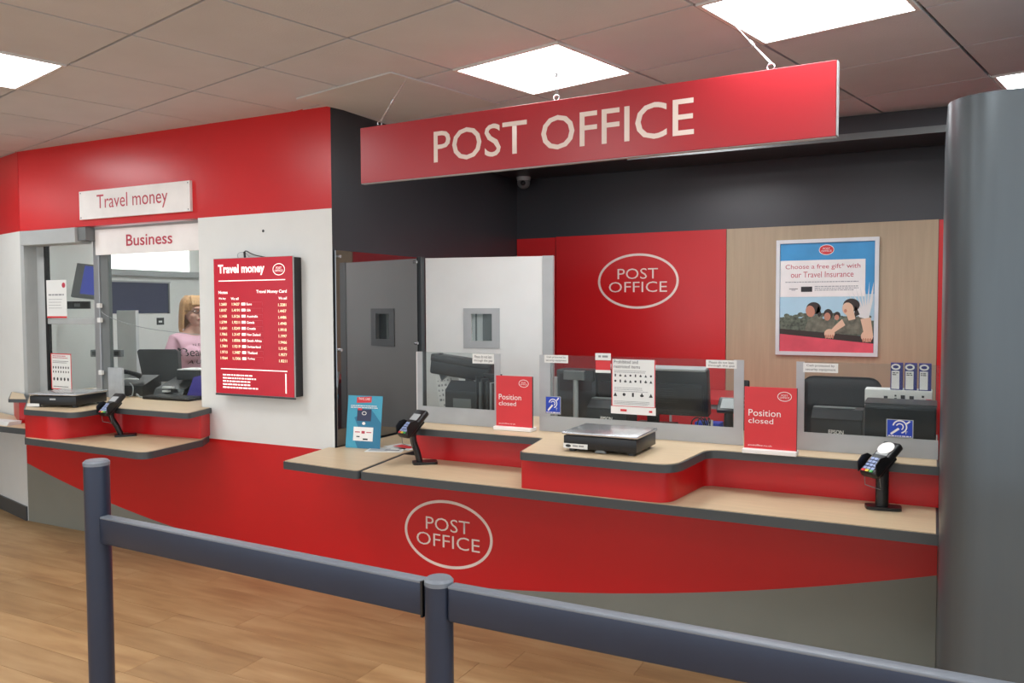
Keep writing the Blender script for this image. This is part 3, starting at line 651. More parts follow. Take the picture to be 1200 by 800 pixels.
for k, nm in enumerate(names):
    z = 0.520-k*0.0345
    lines.append((nm, -0.045, -0.045+0.0088*len(nm)+0.005, z-0.006, z+0.008))
    led += [('1.%04d' % random.randint(1000, 9999), -0.255, -0.20, z-0.007, z+0.009), ('1.%04d' % random.randint(1000, 9999), -0.158, -0.098, z-0.007, z+0.009)]
    led.append(('1.%04d' % random.randint(1000, 9999), 0.192, 0.25, z-0.012, z+0.004))
    fb.box(-0.085, -0.055, y, y+0.0006, z-0.006, z+0.009)
    bx.box(-0.06, 0.075, y, y+0.0005, z+0.0115, z+0.0125); bx.box(0.074, 0.075, y, y+0.0005, z-0.009, z+0.0125)
textlines(lines, y, 'screentxt', t, bold=0.02)
textlines(led, y, 'ledtxt', t, bold=0.02, name='rate_digits')
fb.out('flag_icons', 'screentxt', t); bx.out('row_lines', 'pink_print', t)
b = B(); greek(b, -0.24, 0.06, 0.118, 5, 0.018, 0.008, y, 0.3); b.out('small_print', 'screentxt', t)
B().tube([(-0.15, 0.045, 0.78), (-0.16, 0.045, 0.815), (-0.10, 0.045, 0.822), (-0.07, 0.05, 0.79)], 0.002, 6, smooth=2).out('thin_cable', 'lgrey', t, smooth=180)
B().tube([(-0.09, 0.04, 0.78), (-0.10, 0.04, 0.835), (-0.03, 0.04, 0.80), (0.06, 0.045, 0.785)], 0.003, 6, smooth=2).tube([(-0.093, 0.04, 0.778), (-0.097, 0.04, 0.82)], 0.0065, 8).out('power_cable', 'black', t, smooth=180)

# ------------------------------------------------------------ insurance poster
t = thing('framed_poster', 'framed travel insurance poster on the oak back panel', 'poster', (-0.632, 5.70, 1.165))
pw, ph = 0.314, 0.762; y = -0.006
B().box(-pw+0.01, pw-0.01, -0.004, 0.002, 0.01, ph-0.01).out('backing', 'sky_print', t)
b = B(); holed(b, -pw, pw, 0, ph, -pw+0.024, pw-0.024, 0.024, ph-0.024, -0.016, 0.003); b.out('snap_frame', 'framewhite', t)
B().box(-0.288, 0.288, y, y+0.0008, 0.15, 0.40).out('pale_sky', 'sky2', t)
B().box(-0.288, 0.235, y-0.002, y-0.0012, 0.385, 0.625).out('text_panel', 'pwhite', t)
b = B(); pr = random.Random(3)
for k in range(44): b.ell(-0.28+0.0125*k, 0.235+pr.uniform(-0.035, 0.035), pr.uniform(0.012, 0.03), pr.uniform(0.008, 0.02), y-0.0008-0.00002*k, 0.0003, 10, pr.uniform(-0.5, 0.5))
b.prism([(-0.288, 0.15), (0.288, 0.13), (0.288, 0.23), (-0.288, 0.25)], y-0.001, y-0.0006, 'y')
b.out('background_foliage', 'foliage', t)
b = B()
for k in range(16):
    a = rad(40+k*7); cx, cz = 0.235, 0.22
    b.prism([(cx, cz), (cx+0.02, cz), (min(cx+0.24*cos(a)+0.05, 0.286), cz+0.26*sin(a))], y-0.0030-k*0.00002, y-0.0027, 'y')
b.out('pale_palm', 'paper', t)
b = B(); b.prism([(-0.288, 0.175), (0.288, 0.125), (0.288, 0.075), (-0.288, 0.135)], y-0.0034, y-0.003, 'y'); b.out('car_rail', 'phair', t)
b = B(); b.prism([(-0.288, 0.14), (0.288, 0.083), (0.288, 0.024), (-0.288, 0.024)], y-0.0036, y-0.0032, 'y'); b.out('car_side', 'pink_print', t)
b = B(); b.prism([(-0.13, 0.165), (0.0, 0.155), (-0.02, 0.25), (-0.06, 0.27), (-0.11, 0.23)], y-0.0026, y-0.0022, 'y'); b.prism([(-0.04, 0.16), (0.06, 0.15), (0.05, 0.24), (0, 0.25)], y-0.0024, y-0.002, 'y')
b.prism([(0.04, 0.15), (0.27, 0.14), (0.25, 0.24), (0.17, 0.26), (0.10, 0.24)], y-0.0038, y-0.0034, 'y'); b.out('riders_clothes', 'pshirt', t)
b = B()
for c in ((-0.075, 0.31, 0.045, 0.04), (0.015, 0.27, 0.028, 0.035), (0.07, 0.265, 0.02, 0.022), (0.155, 0.33, 0.05, 0.042)): b.ell(*c, y-0.0040, 0.0003)
b.prism([(-0.045, 0.33), (-0.025, 0.27), (-0.04, 0.25), (-0.06, 0.28)], y-0.004, y-0.0037, 'y'); b.prism([(0.18, 0.33), (0.205, 0.27), (0.17, 0.25)], y-0.004, y-0.0037, 'y')
b.out('riders_hair', 'phair', t)
b = B(); b.ell(-0.095, 0.29, 0.028, 0.038, y-0.0044, 0.0003, rot=0.2); b.ell(0.01, 0.255, 0.02, 0.026, y-0.0043, 0.0003); b.ell(0.068, 0.25, 0.014, 0.018, y-0.0042, 0.0003); b.out('riders_faces', 'pskin2', t)
b = B(); b.ell(0.135, 0.305, 0.034, 0.042, y-0.0046, 0.0003, rot=0.25); b.prism([(0.125, 0.27), (0.17, 0.29), (0.18, 0.24), (0.14, 0.23)], y-0.0045, y-0.0042, 'y')
b.prism([(0.06, 0.2), (0.1, 0.24), (0.12, 0.2), (0.05, 0.15), (0.03, 0.165)], y-0.0046, y-0.0043, 'y'); b.ell(0.025, 0.145, 0.032, 0.03, y-0.0048, 0.0003); b.ell(0.25, 0.13, 0.036, 0.036, y-0.0048, 0.0003)
b.prism([(0.21, 0.24), (0.27, 0.25), (0.285, 0.14), (0.235, 0.13)], y-0.0046, y-0.0043, 'y'); b.out('front_rider_skin', 'pskin', t)
b = B()
for cx, cz in ((0.025, 0.125), (0.25, 0.105)):
    for k in range(4): b.ell(cx-0.022+k*0.014, cz, 0.006, 0.014, y-0.0051, 0.0003, 10)
b.ell(0.12, 0.293, 0.009, 0.012, y-0.0050, 0.0003, 12); b.out('fingers_and_mouth', 'pskin2', t)
textlines([('Choose a free gift* with', -0.255, 0.205, 0.56, 0.60), ('our Travel Insurance', -0.22, 0.165, 0.512, 0.55)], y-0.0026, 'crimson', t)
b = B(); greek(b, -0.255, 0.2, 0.485, 1, 0.01, 0.005, y-0.0026, 0.02); greek(b, -0.07, 0.2, 0.455, 3, 0.012, 0.005, y-0.0026, 0.1); b.out('small_print', 'greyink', t)
b = B(); b.box(-0.155, -0.085, y-0.0028, y-0.0023, 0.418, 0.452); b.box(-0.23, -0.175, y-0.0028, y-0.0023, 0.436, 0.440); b.box(-0.215, -0.19, y-0.0028, y-0.0023, 0.428, 0.431); b.out('dark_marks', 'ink', t)
small_logo(t, 0.0, 0.69, 0.047, 0.034, y-0.0012, fill='print_red')

# ------------------------------------------------------------ machines behind the screens
def printer(lab, loc, rz, w_, d_, h):
    t = thing('receipt_printer', lab, 'printer', loc, rz)
    B().prism([(-d_/2, 0), (d_/2, 0), (d_/2, h), (-d_/2+0.05, h), (-d_/2, h-0.035)], -w_/2, w_/2, 'x').out('body', 'dgrey', t)
    B().box(-w_/2-0.002, w_/2+0.002, -d_/2-0.003, d_/2-0.02, h-0.042, h-0.036).out('cover_seam', 'black', t)
    B().box(-w_/2+0.06, w_/2-0.04, -d_/2+0.05, -d_/2+0.058, h, h+0.002).out('paper_slot', 'black', t)
    B().box(-w_/2, w_/2-0.03, -d_/2+0.055, -d_/2+0.1, h, h+0.006, bev=0.002).out('lid', 'mgrey', t)
    text('EPSON', -0.03, 0.03, h*0.34, h*0.46, -d_/2-0.0012, 'pwhite', t, bold=0.03)
    return t
printer('dark grey receipt printer behind the middle screen left of the notice', (-1.395, 3.77, 0.9005), 0, 0.20, 0.16, 0.14)
printer('dark grey receipt printer behind the right screen in front of a black chair', (-0.362, 3.76, 0.9005), 0, 0.20, 0.16, 0.152)
def monitor(lab, loc, rz, w_, h, tilt, stand=True, mm='black', topm='mgrey', depth=0.045):
    t = thing('monitor', lab, 'monitor', loc, rz)
    T = Matrix.Translation((0, 0, 0.06)) @ Matrix.Rotation(tilt, 4, 'X')
    B().box(-w_/2, w_/2, 0, depth, 0, h, bev=0.006, mtx=T).out('casing', mm, t, smooth=40)
    B().box(-w_/2+0.02, w_/2-0.02, -0.012, 0.0, h*0.12, h*0.72, bev=0.004, mtx=T).out('rear_cover', mm, t, smooth=40)
    B().box(-w_/2+0.005, w_/2-0.005, -0.004, depth, h, h+0.012, bev=0.003, mtx=T).out('lit_top_edge', topm, t)  # lighter grey paints the light falling along the casing's top
    B().box(-w_/2+0.012, w_/2-0.012, depth, depth+0.001, 0.012, h-0.012, mtx=T).out('screen', 'navy', t)
    b = B()
    for k in range(7): b.box(-w_/4, w_/4, -0.0125, -0.011, h*(0.3+0.05*k), h*(0.315+0.05*k), mtx=T)
    b.out('vents', 'dgrey', t)
    if stand:
        B().box(-0.10, 0.10, -0.05, 0.12, 0, 0.012, bev=0.003).out('foot', mm, t); B().box(-0.03, 0.03, 0.01, 0.035, 0.01, 0.16, bev=0.004).out('stem', mm, t)
    return t
monitor('wide black monitor seen from behind through the middle screen', (-1.235, 3.90, 0.9005), 0, 0.56, 0.225, rad(10), topm='lgrey', depth=0.06)
# customer display and pole behind the left of the middle screen
t = thing('customer_display', 'grey customer display on a pole behind the middle screen', 'display', (-1.565, 3.70, 0.9005))
B().box(-0.055, 0.055, -0.012, 0.018, 0.235, 0.28, bev=0.003).out('head', 'mgrey', t)
B().box(0.058, 0.10, -0.010, 0.016, 0.23, 0.285, bev=0.002).out('side_unit', 'black', t)
B().cyl((0.005, 0.003, 0), (0.005, 0.003, 0.24), 0.013, seg=14).out('pole', 'lgrey', t, smooth=40)
B().box(-0.04, 0.05, -0.04, 0.05, 0, 0.008, bev=0.002).out('base', 'mgrey', t)
t = thing('upright_bracket', 'thin grey upright bracket by the left edge of the middle screen', 'bracket', (-1.675, 3.72, 0.9005))
B().box(-0.008, 0.008, -0.006, 0.006, 0, 0.245, bev=0.002).out('post', 'lgrey', t); B().box(-0.03, 0.03, -0.03, 0.03, 0, 0.006).out('foot', 'lgrey', t)
t = thing('office_machine', 'black box-shaped machine behind the customer display', 'machine', (-1.65, 3.90, 0.9005))
B().box(-0.09, 0.13, -0.03, 0.09, 0, 0.27, bev=0.008).out('body', 'dgrey', t, smooth=40); B().box(-0.07, 0.11, -0.034, -0.03, 0.16, 0.25, bev=0.001).out('front_plate', 'black', t)
# left position: tilted monitor, papers, rack
t = thing('monitor', 'black monitor hood tilted down behind the left screen', 'monitor', (-2.275, 3.86, 0.9005), rad(6))
T = Matrix.Translation((-0.03, 0, 0.20)) @ Matrix.Rotation(rad(7), 4, 'Y')
B().box(-0.20, 0.165, 0, 0.10, 0.0, 0.105, bev=0.014, mtx=T, seg=3).out('casing', 'black', t, smooth=40)
B().box(-0.20, 0.155, -0.005, 0.09, 0.07, 0.113, bev=0.008, mtx=T).out('top_cover', 'dgrey', t, smooth=40)
B().prism([(-0.20, 0.10), (-0.13, -0.03), (-0.10, 0.0), (-0.15, 0.12)], 0.02, 0.05, 'y', mtx=T).out('side_arm', 'black', t)
B().box(-0.02, 0.02, 0.03, 0.06, 0.01, 0.22).out('stem', 'black', t); B().box(-0.1, 0.1, -0.02, 0.12, 0, 0.012).out('foot', 'black', t)
t = thing('grey_terminal', 'grey desktop box under the tilted monitor behind the left screen', 'machine', (-2.215, 3.745, 0.9005))
B().prism([(-0.04, 0), (0.05, 0), (0.05, 0.17), (0.02, 0.20), (-0.04, 0.15)], -0.1, 0.085, 'x').out('body', 'dgrey', t); B().box(-0.05, 0.06, -0.043, -0.0405, 0.02, 0.11).out('front_plate', 'mgrey', t)
t = thing('file_rack', 'black rack with upright slats behind the left screen', 'rack', (-2.09, 3.74, 0.9005))
B().box(-0.03, 0.075, 0.03, 0.05, 0, 0.24).out('back', 'black', t); B().box(-0.03, 0.075, -0.05, 0.05, 0, 0.01).out('tray', 'black', t)
for k in range(4): B().box(-0.03+k*0.032, -0.024+k*0.032, -0.05, 0.03, 0.01, 0.23-0.01*k).out('slat', 'dgrey', t)
for k in range(3): B().box(-0.021+k*0.032, -0.008+k*0.032, -0.03, 0.02, 0.011, 0.20).out('file', ('mgrey', 'black', 'lgrey')[k], t)
t = thing('hanging_papers', 'printed sheet hanging behind the left screen beside the monitor', 'papers', (-2.44, 3.965, 0.9005))
T = Matrix.Rotation(rad(-8), 4, 'Y')
B().box(-0.075, 0.08, 0, 0.002, 0.0, 0.20, mtx=Matrix.Translation((0, 0, 0.01)) @ T).out('sheet', 'paper', t)
b = B()
for r_ in range(6):
    for c in range(6):
        if random.random() < 0.85: x = -0.065+c*0.022; z = 0.025+r_*0.028; b.box(x, x+random.uniform(0.006, 0.016), -0.001, -0.0004, z, z+random.uniform(0.006, 0.014), mtx=Matrix.Translation((0, 0, 0.01)) @ T)
b.out('print', 'greyink', t)
# right of middle screen
t = thing('blue_box', 'small bright blue box behind the right end of the middle screen', 'box', (-0.925, 3.80, 0.9005))
B().box(-0.06, 0.055, -0.04, 0.04, 0, 0.055, bev=0.002).out('box', 'blue', t); B().box(0.005, 0.025, -0.043, -0.0405, 0.02, 0.07).out('tag', 'paper', t)
t = thing('pin_pad', 'black pin pad with lit grey screen behind the middle screen', 'card reader', (-0.855, 3.88, 0.9005))
B().cyl((0, 0, 0), (0, 0, 0.10), 0.025, 0.02, seg=16).out('stand', 'black', t, smooth=40); T = Matrix.Translation((0, 0, 0.125)) @ Matrix.Rotation(rad(40), 4, 'X')
B().box(-0.05, 0.05, -0.045, 0.045, -0.01, 0.012, bev=0.006, mtx=T).out('body', 'black', t, smooth=40); B().box(-0.033, 0.036, -0.03, 0.032, 0.0125, 0.0135, mtx=T).out('display', 'lgrey', t)
t = thing('phone_handset', 'black cordless phone standing behind the pin pad', 'phone', (-0.80, 4.0-0.03, 0.9005))
B().box(-0.022, 0.022, -0.012, 0.012, 0.01, 0.24, bev=0.007).out('handset', 'black', t, smooth=40); B().box(-0.035, 0.035, -0.02, 0.02, 0, 0.03, bev=0.004).out('cradle', 'black', t)
b = B()
for k in range(4): b.box(-0.012, 0.012, -0.0135, -0.012, 0.10+0.02*k, 0.108+0.02*k)
b.out('keys', 'mgrey', t)
t = thing('red_cabinet', 'low red-topped cabinet along the back wall behind the screens', 'cabinet', (-0.9, 5.35, 0))
B().box(-0.6, 0.85, -0.25, 0.33, 0, 0.88).out('body', 'lgrey', t); B().box(-0.62, 0.87, -0.27, 0.34, 0.88, 0.91).out('top', 'print_red', t)
for k in range(3): B().box(-0.58+k*0.48, -0.13+k*0.48, -0.262, -0.252, 0.03, 0.85).out('door', 'print_red', t)
b = B(); rr = random.Random(5)
for k in range(4): b.tube([(-0.98+0.02*k, 3.72, 0.905), (-0.99+0.03*k, 3.70+0.01*k, 0.97), (-0.95+0.01*k, 3.73, 0.99), (-0.93+0.01*k, 3.76, 0.905)], 0.003, 6, smooth=2)
tag(b.out('cable_tangle', 'black', smooth=180), 'loop of black cables on the worktop beside the blue box', 'cables')
# right position
t = thing('office_chair', 'black padded office chair back behind the right screen', 'chair', (-0.425, 4.42, 0))
B().box(-0.18, 0.20, -0.04, 0.05, 0.56, 1.135, bev=0.06, seg=4).out('backrest', 'blacksoft', t, smooth=180)
B().box(-0.24, 0.24, 0.04, 0.48, 0.44, 0.52, bev=0.03, seg=3).out('seat', 'blacksoft', t, smooth=180)
B().box(-0.04, 0.04, 0.05, 0.08, 0.40, 0.70).out('back_bracket', 'black', t); B().cyl((0, 0.26, 0.08), (0, 0.26, 0.44), 0.03).out('gas_column', 'black', t, smooth=40)
for k in range(5):
    a = 2*pi*k/5+0.3; B().tube([(0, 0.26, 0.09), (0.25*cos(a), 0.26+0.25*sin(a), 0.06)], 0.02, 8).out('leg', 'black', t); B().ball((0.25*cos(a), 0.26+0.25*sin(a), 0.028), 0.028, 12).out('castor', 'black', t, smooth=180)
t = thing('label_machine', 'dark grey box-shaped printer behind the right screen, next to the column', 'machine', (-0.115, 3.70, 0.9005))
B().box(-0.135, 0.128, -0.06, 0.14, 0, 0.19, bev=0.006).out('body', 'dgrey', t, smooth=40)
B().box(-0.13, 0.122, -0.064, -0.06, 0.02, 0.175).out('front_glass', 'black', t)
B().box(-0.137, 0.13, -0.063, 0.14, 0.1905, 0.197).out('top_lid', 'black', t)
t = thing('white_unit', 'white equipment unit with small dark buttons under the blue tape boxes', 'machine', (-0.14, 4.09, 0.9))
B().box(-0.137, 0.137, -0.05, 0.06, 0.0, 0.215, bev=0.003).out('body', 'paper', t)
b = B()
for x, z, s_ in ((-0.05, 0.18, 0.008), (-0.01, 0.175, 0.005), (-0.01, 0.19, 0.004), (0.02, 0.185, 0.009), (0.022, 0.168, 0.004), (0.055, 0.183, 0.009), (0.1, 0.19, 0.005)): b.box(x-s_, x+s_, -0.052, -0.05, z-s_*0.9, z+s_*0.9)
b.out('buttons', 'dgrey', t); B().box(0.112, 0.134, -0.053, -0.05, 0.165, 0.180).out('pink_label', 'pink_print', t)
B().box(-0.3, 0.16, -0.06, 0.14, -0.9, -0.002).out('stand', 'lgrey', t)
for k, px_ in enumerate(('leftmost', 'middle', 'rightmost')):
    t = thing('tape_box', px_+' of three blue and white boxes standing behind the right screen', 'box', (-0.147+k*0.057, 4.07, 1.1155), group='blue and white boxes behind the right screen')
    B().box(-0.025, 0.025, -0.02, 0.02, 0, 0.12, bev=0.001).out('carton', 'navyprint', t)
    B().box(-0.021, 0.011, -0.0212, -0.0203, 0.004, 0.085).out('white_label', 'pwhite', t)
    b = B().ring(-0.004, 0.103, 0.019, 0.014, 0.007, -0.0215, 0.0006, 24); b.out('swirl', 'pwhite', t)
    b = B(); greek(b, -0.017, 0.007, 0.078, 2, 0.008, 0.004, -0.0217, 0.2); b.out('print', 'ink', t)

# ------------------------------------------------------------ booth contents
t = thing('wall_light_box', 'bright white lit panel high inside the booth behind the Business sign', 'light', (-5.9, 4.72, 1.81))
B().box(0.001, 0.03, -0.42, 0.43, 0.0, 0.42).out('diffuser', 'lightbox', t)
B().box(0.001, 0.05, -0.42, 0.55, -0.05, -0.001).out('grey_ledge', 'lgrey', t)
t = thing('window_cover', 'dark navy roller blind on the inner wall of the booth', 'blind', (-5.9, 4.63, 1.45))
B().box(0.001, 0.015, -0.30, 0.30, 0, 0.255).out('fabric', 'navy', t); B().box(0.0, 0.025, -0.31, 0.32, 0.255, 0.268).out('top_rail', 'lgrey', t); B().box(0.001, 0.02, 0.30, 0.315, -0.45, 0.255).out('side_channel', 'mgrey', t)
t = thing('white_cupboard', 'white wall cupboard under the navy blind with a small dark label', 'cupboard', (-5.9, 4.63, 0.9))
B().box(0.001, 0.06, -0.30, 0.29, 0.0, 0.545, bev=0.003).out('body', 'paper', t); B().box(0.06, 0.0612, -0.30, 0.29, 0.22, 0.226).out('seam', 'lgrey', t)
B().box(0.06, 0.0615, 0.14, 0.215, 0.45, 0.51).out('label', 'dgrey', t); B().box(0.0615, 0.062, 0.16, 0.195, 0.47, 0.485).out('label_mark', 'paper', t)
t = thing('white_partition', 'pale grey free-standing partition in front of the navy blind', 'partition', (-5.60, 4.30, 0))
B().box(-0.10, 0.12, -0.015, 0.015, 0.05, 1.475, bev=0.003).out('panel', 'pale', t); B().box(-0.12, 0.14, -0.1, 0.1, 0, 0.05).out('foot', 'mgrey', t)

t = thing('wall_television', 'tilted wall-mounted screen with blue picture inside the booth, top left', 'television', (-5.62, 3.95, 1.57), rad(35))
T = Matrix.Rotation(rad(-12), 4, 'X') @ Matrix.Rotation(rad(7), 4, 'Y')
B().box(-0.09, 0.09, 0, 0.03, 0, 0.26, bev=0.004, mtx=T).out('casing', 'mgrey', t); B().box(-0.03, 0.08, -0.001, 0.0005, 0.03, 0.245, mtx=T).out('screen', 'tvblue', t)
B().box(-0.02, 0.02, 0.062, 0.13, 0.1, 0.14).out('bracket', 'dgrey', t)
t = thing('card_slot_box', 'small black box on the booth side wall below the television', 'box', (-5.62, 3.90, 1.49), rad(35))
B().box(-0.085, 0.085, 0, 0.03, 0, 0.055, bev=0.002).out('body', 'black', t); B().box(-0.02, 0.02, -0.002, 0, 0.015, 0.04).out('plate', 'mgrey', t)
t = thing('desk_tray', 'small white tray behind the lower pane of the booth window', 'tray', (-5.22, 3.82, 0.9005), rad(20))
B().box(-0.07, 0.07, -0.05, 0.05, 0, 0.03, bev=0.003).box(-0.07, 0.07, 0.04, 0.05, 0, 0.16).out('tray', 'pwhite', t)
t = thing('upper_notice', 'white notice with red foot on the booth window above the crossbar', 'notice', (-5.395, 3.592, 1.428))
B().box(-0.108, 0.108, 0, 0.002, 0, 0.262).out('sheet', 'paper', t); B().box(-0.108, 0.108, -0.001, 0, 0, 0.012).out('red_foot', 'print_red', t)
B().ell(0.08, 0.225, 0.018, 0.018, -0.001).out('logo_mark', 'crimson', t); b = B(); greek(b, -0.085, 0.085, 0.165, 1, 0.02, 0.01, -0.001, 0.1); greek(b, -0.085, 0.07, 0.13, 4, 0.02, 0.003, -0.001); b.out('print', 'greyink', t)
t = thing('lower_notice', 'white notice with red border and small icons on the booth window below the crossbar', 'notice', (-5.365, 3.592, 0.935))
B().box(-0.108, 0.108, 0, 0.002, 0, 0.245).out('sheet', 'paper', t); b = B(); holed(b, -0.11, 0.11, -0.002, 0.247, -0.104, 0.104, 0.004, 0.241, -0.0015, 0.0); b.out('red_border', 'print_red', t)
b = B(); greek(b, -0.09, 0.085, 0.232, 2, 0.012, 0.005, -0.001); b.out('heading', 'crimson', t)
b = B(); greek(b, -0.09, 0.085, 0.195, 2, 0.01, 0.003, -0.001)
for k in range(7): b.ell(-0.085+k*0.027, 0.15, 0.006, 0.009, -0.001, 0.0006, 10); b.ell(-0.085+k*0.027, 0.12, 0.005, 0.008, -0.001, 0.0006, 10)
for k in range(5): b.ell(-0.08+k*0.038, 0.07, 0.009, 0.012, -0.001, 0.0006, 10)
greek(b, -0.09, 0.085, 0.02, 1, 0.01, 0.004, -0.001); b.out('icons', 'ink', t)

t = thing('pole_display', 'grey customer display on a pole behind the booth glass', 'display', (-5.02, 3.70, 0.9005), rad(22))
B().box(-0.115, 0.105, -0.02, 0.02, 0.262, 0.31, bev=0.004).out('head', 'mgrey', t); B().box(-0.10, 0.09, -0.0212, -0.02, 0.272, 0.30).out('display_window', 'dgrey', t)
B().cyl((0, 0, 0), (0, 0, 0.265), 0.022, seg=16).out('pole', 'mgrey', t, smooth=40); B().box(-0.06, 0.06, -0.05, 0.05, 0, 0.012, bev=0.003).out('base', 'mgrey', t)
t = thing('monitor', 'black monitor seen from behind in front of the person in pink', 'monitor', (-4.95, 4.02, 0.9005), rad(24))
T = Matrix.Translation((0, 0, 0.05)) @ Matrix.Rotation(rad(-10), 4, 'X')
B().prism([(-0.15, 0.235), (-0.135, 0.25), (0.135, 0.25), (0.15, 0.235), (0.175, 0.02), (-0.09, 0.02)], 0, 0.05, 'y', mtx=T).out('casing', 'dgrey', t); B().box(-0.13, 0.14, 0.05, 0.052, 0.04, 0.235, mtx=T).out('screen', 'navy', t)
B().box(-0.03, 0.03, 0.0, 0.03, 0, 0.12).out('stem', 'black', t); B().box(-0.09, 0.09, -0.05, 0.09, 0, 0.012).out('foot', 'black', t)
t = thing('desk_phone', 'black desk phone with handset and white edge beside the booth monitor', 'phone', (-4.835, 3.80, 0.9005), rad(15))
T = Matrix.Rotation(rad(10), 4, 'X')
B().prism([(-0.09, 0.0), (0.09, 0.0), (0.09, 0.13), (-0.09, 0.07)], -0.13, 0.09, 'x').out('base', 'black', t)
B().tube([(-0.13, -0.02, 0.155), (-0.09, -0.02, 0.16), (-0.02, -0.02, 0.145), (0.02, -0.02, 0.13)], lambda u: 0.014+0.006*abs(2*u-1), 10, smooth=1).out('handset', 'black', t, smooth=180)
B().tube([(-0.14, -0.09, 0.095), (-0.05, -0.09, 0.118), (0.06, -0.09, 0.115)], 0.005, 8, smooth=1).out('white_edge', 'pwhite', t)
B().tube([(0.0, -0.1, 0.09), (0.05, -0.13, 0.07), (0.05, -0.14, 0.01), (0.03, -0.15, 0.004)], 0.004, 8, smooth=2).out('cord', 'lgrey', t, smooth=180)
t = thing('laser_printer', 'black office printer with white paper on top, behind the booth glass', 'printer', (-4.46, 3.97, 0.9005), rad(12))
B().prism([(-0.15, 0), (0.16, 0), (0.16, 0.13), (-0.12, 0.05)], -0.25, -0.02, 'x').out('feeder', 'black', t)
B().box(-0.16, 0.25, -0.02, 0.15, 0.10, 0.168, bev=0.008).out('body', 'dgrey', t, smooth=40); B().box(-0.16, 0.25, 0.06, 0.15, 0.0, 0.1).out('pedestal', 'black', t)
B().box(-0.15, 0.25, -0.02, 0.14, 0.169, 0.175, mtx=Matrix.Rotation(rad(1), 4, 'Z')).out('paper', 'paper', t)
B().box(-0.17, -0.09, -0.155, -0.13, 0.055, 0.068, bev=0.002).box(-0.17, -0.12, -0.156, -0.13, 0.03, 0.042, bev=0.002).out('control_strip', 'pwhite', t)
t = thing('keyboard', 'black keyboard lying on the booth worktop near the glass', 'keyboard', (-4.40, 3.71, 0.9005), rad(3))
B().box(-0.2, 0.2, -0.07, 0.07, 0, 0.018, bev=0.004).out('body', 'black', t)
b = B()
for i in range(14):
    for j in range(4): b.box(-0.19+i*0.0272, -0.168+i*0.0272, -0.06+j*0.031, -0.033+j*0.031, 0.018, 0.022)
b.out('keys', 'dgrey', t, kind='stuff')
t = thing('folded_bag', 'purple folded bag standing on the booth worktop against the white wall', 'bag', (-4.205, 3.83, 0.9005), rad(12))
B().prism([(-0.16, 0.0), (0.11, 0.0), (0.11, 0.16), (0.0, 0.165), (-0.10, 0.14)], -0.025, 0.03, 'y').out('bag', 'purple', t)
B().tube([(-0.02, 0, 0.15), (0.0, 0, 0.20), (0.05, 0, 0.20), (0.07, 0, 0.15)], 0.004, 6, smooth=2).out('handle', 'purple', t, smooth=180)
tag(B().tube([(-4.74, 3.70, 0.907), (-4.69, 3.66, 0.93), (-4.65, 3.65, 0.91), (-4.63, 3.66, 0.907), (-4.62, 3.68, 0.907)], 0.005, 8, smooth=2).out('white_cable', 'lgrey', smooth=180), 'white cable lying in front of the booth keyboard', 'cable')
tag(B().tube([(-4.935, 3.575, 1.5), (-4.90, 3.60, 1.44), (-4.75, 3.75, 1.36), (-4.5, 3.95, 1.315), (-4.3, 4.05, 1.30), (-3.6, 4.2, 1.30), (-3.052, 4.3, 1.33)], 0.0022, 6, smooth=2).out('hanging_cable', 'lgrey', smooth=180), 'thin pale cable hanging across the booth glass from the mullion clip', 'cable')
tag(B().box(-4.86, -4.4, 3.99, 4.0, 0.0, 0.0).out('x', 'black'), 'x', 'x') if False else None

# ------------------------------------------------------------ person in the booth
def skin_mesh(V, E, R, sub=2):
    me = bpy.data.meshes.new('s'); me.from_pydata(V, E, []); o = bpy.data.objects.new('s', me); COL.objects.link(o)
    o.modifiers.new('k', 'SKIN'); sm = o.modifiers.new('u', 'SUBSURF'); sm.levels = sub
    o.data.skin_vertices[0].data[0].use_root = True
    for i, r in enumerate(R): o.data.skin_vertices[0].data[i].radius = r if isinstance(r, tuple) else (r, r)
    dg = bpy.context.evaluated_depsgraph_get(); m = bpy.data.meshes.new_from_object(o.evaluated_get(dg)); bpy.data.objects.remove(o); return m
def remesh(name, bm, vox, m, parent, smooth_it=4):
    me = bpy.data.meshes.new('r'); bm.to_mesh(me); bm.free(); o = bpy.data.objects.new('r', me); COL.objects.link(o)
    r = o.modifiers.new('r', 'REMESH'); r.mode = 'VOXEL'; r.voxel_size = vox; s = o.modifiers.new('s', 'SMOOTH'); s.iterations = smooth_it; s.factor = 0.5
    dg = bpy.context.evaluated_depsgraph_get(); x = bpy.data.meshes.new_from_object(o.evaluated_get(dg)); bpy.data.objects.remove(o)
    x.name = name; x.materials.clear(); x.materials.append(M[m]); ob = bpy.data.objects.new(name, x); COL.objects.link(ob); ob.parent = parent
    for p in x.polygons: p.use_smooth = True
    return ob
pe = thing('person', 'person with blonde hair and glasses in a pink T-shirt standing inside the booth', 'person', (-5.10, 4.50, 0), rad(74))
HZ = 1.46
Vp = [(0, 0, 0.86), (0, 0.0, 1.0), (0, 0.0, 1.14), (0, 0.015, 1.25), (0, 0.01, 1.31), (0, -0.005, 1.38),      # 0-5 pelvis..neck
      (-0.09, 0, 0.80), (-0.10, -0.01, 0.45), (-0.10, 0.01, 0.08), (-0.10, -0.13, 0.03),                       # 6-9
      (0.09, 0, 0.80), (0.10, -0.01, 0.45), (0.10, 0.01, 0.08), (0.10, -0.13, 0.03),                           # 10-13
      (-0.135, 0.015, 1.24), (-0.19, 0.0, 1.05), (-0.17, -0.20, 0.965), (-0.16, -0.25, 0.95),                    # 14-17 right arm
      (0.135, 0.015, 1.24), (0.19, 0.0, 1.05), (0.17, -0.20, 0.965), (0.16, -0.25, 0.95)]                        # 18-21
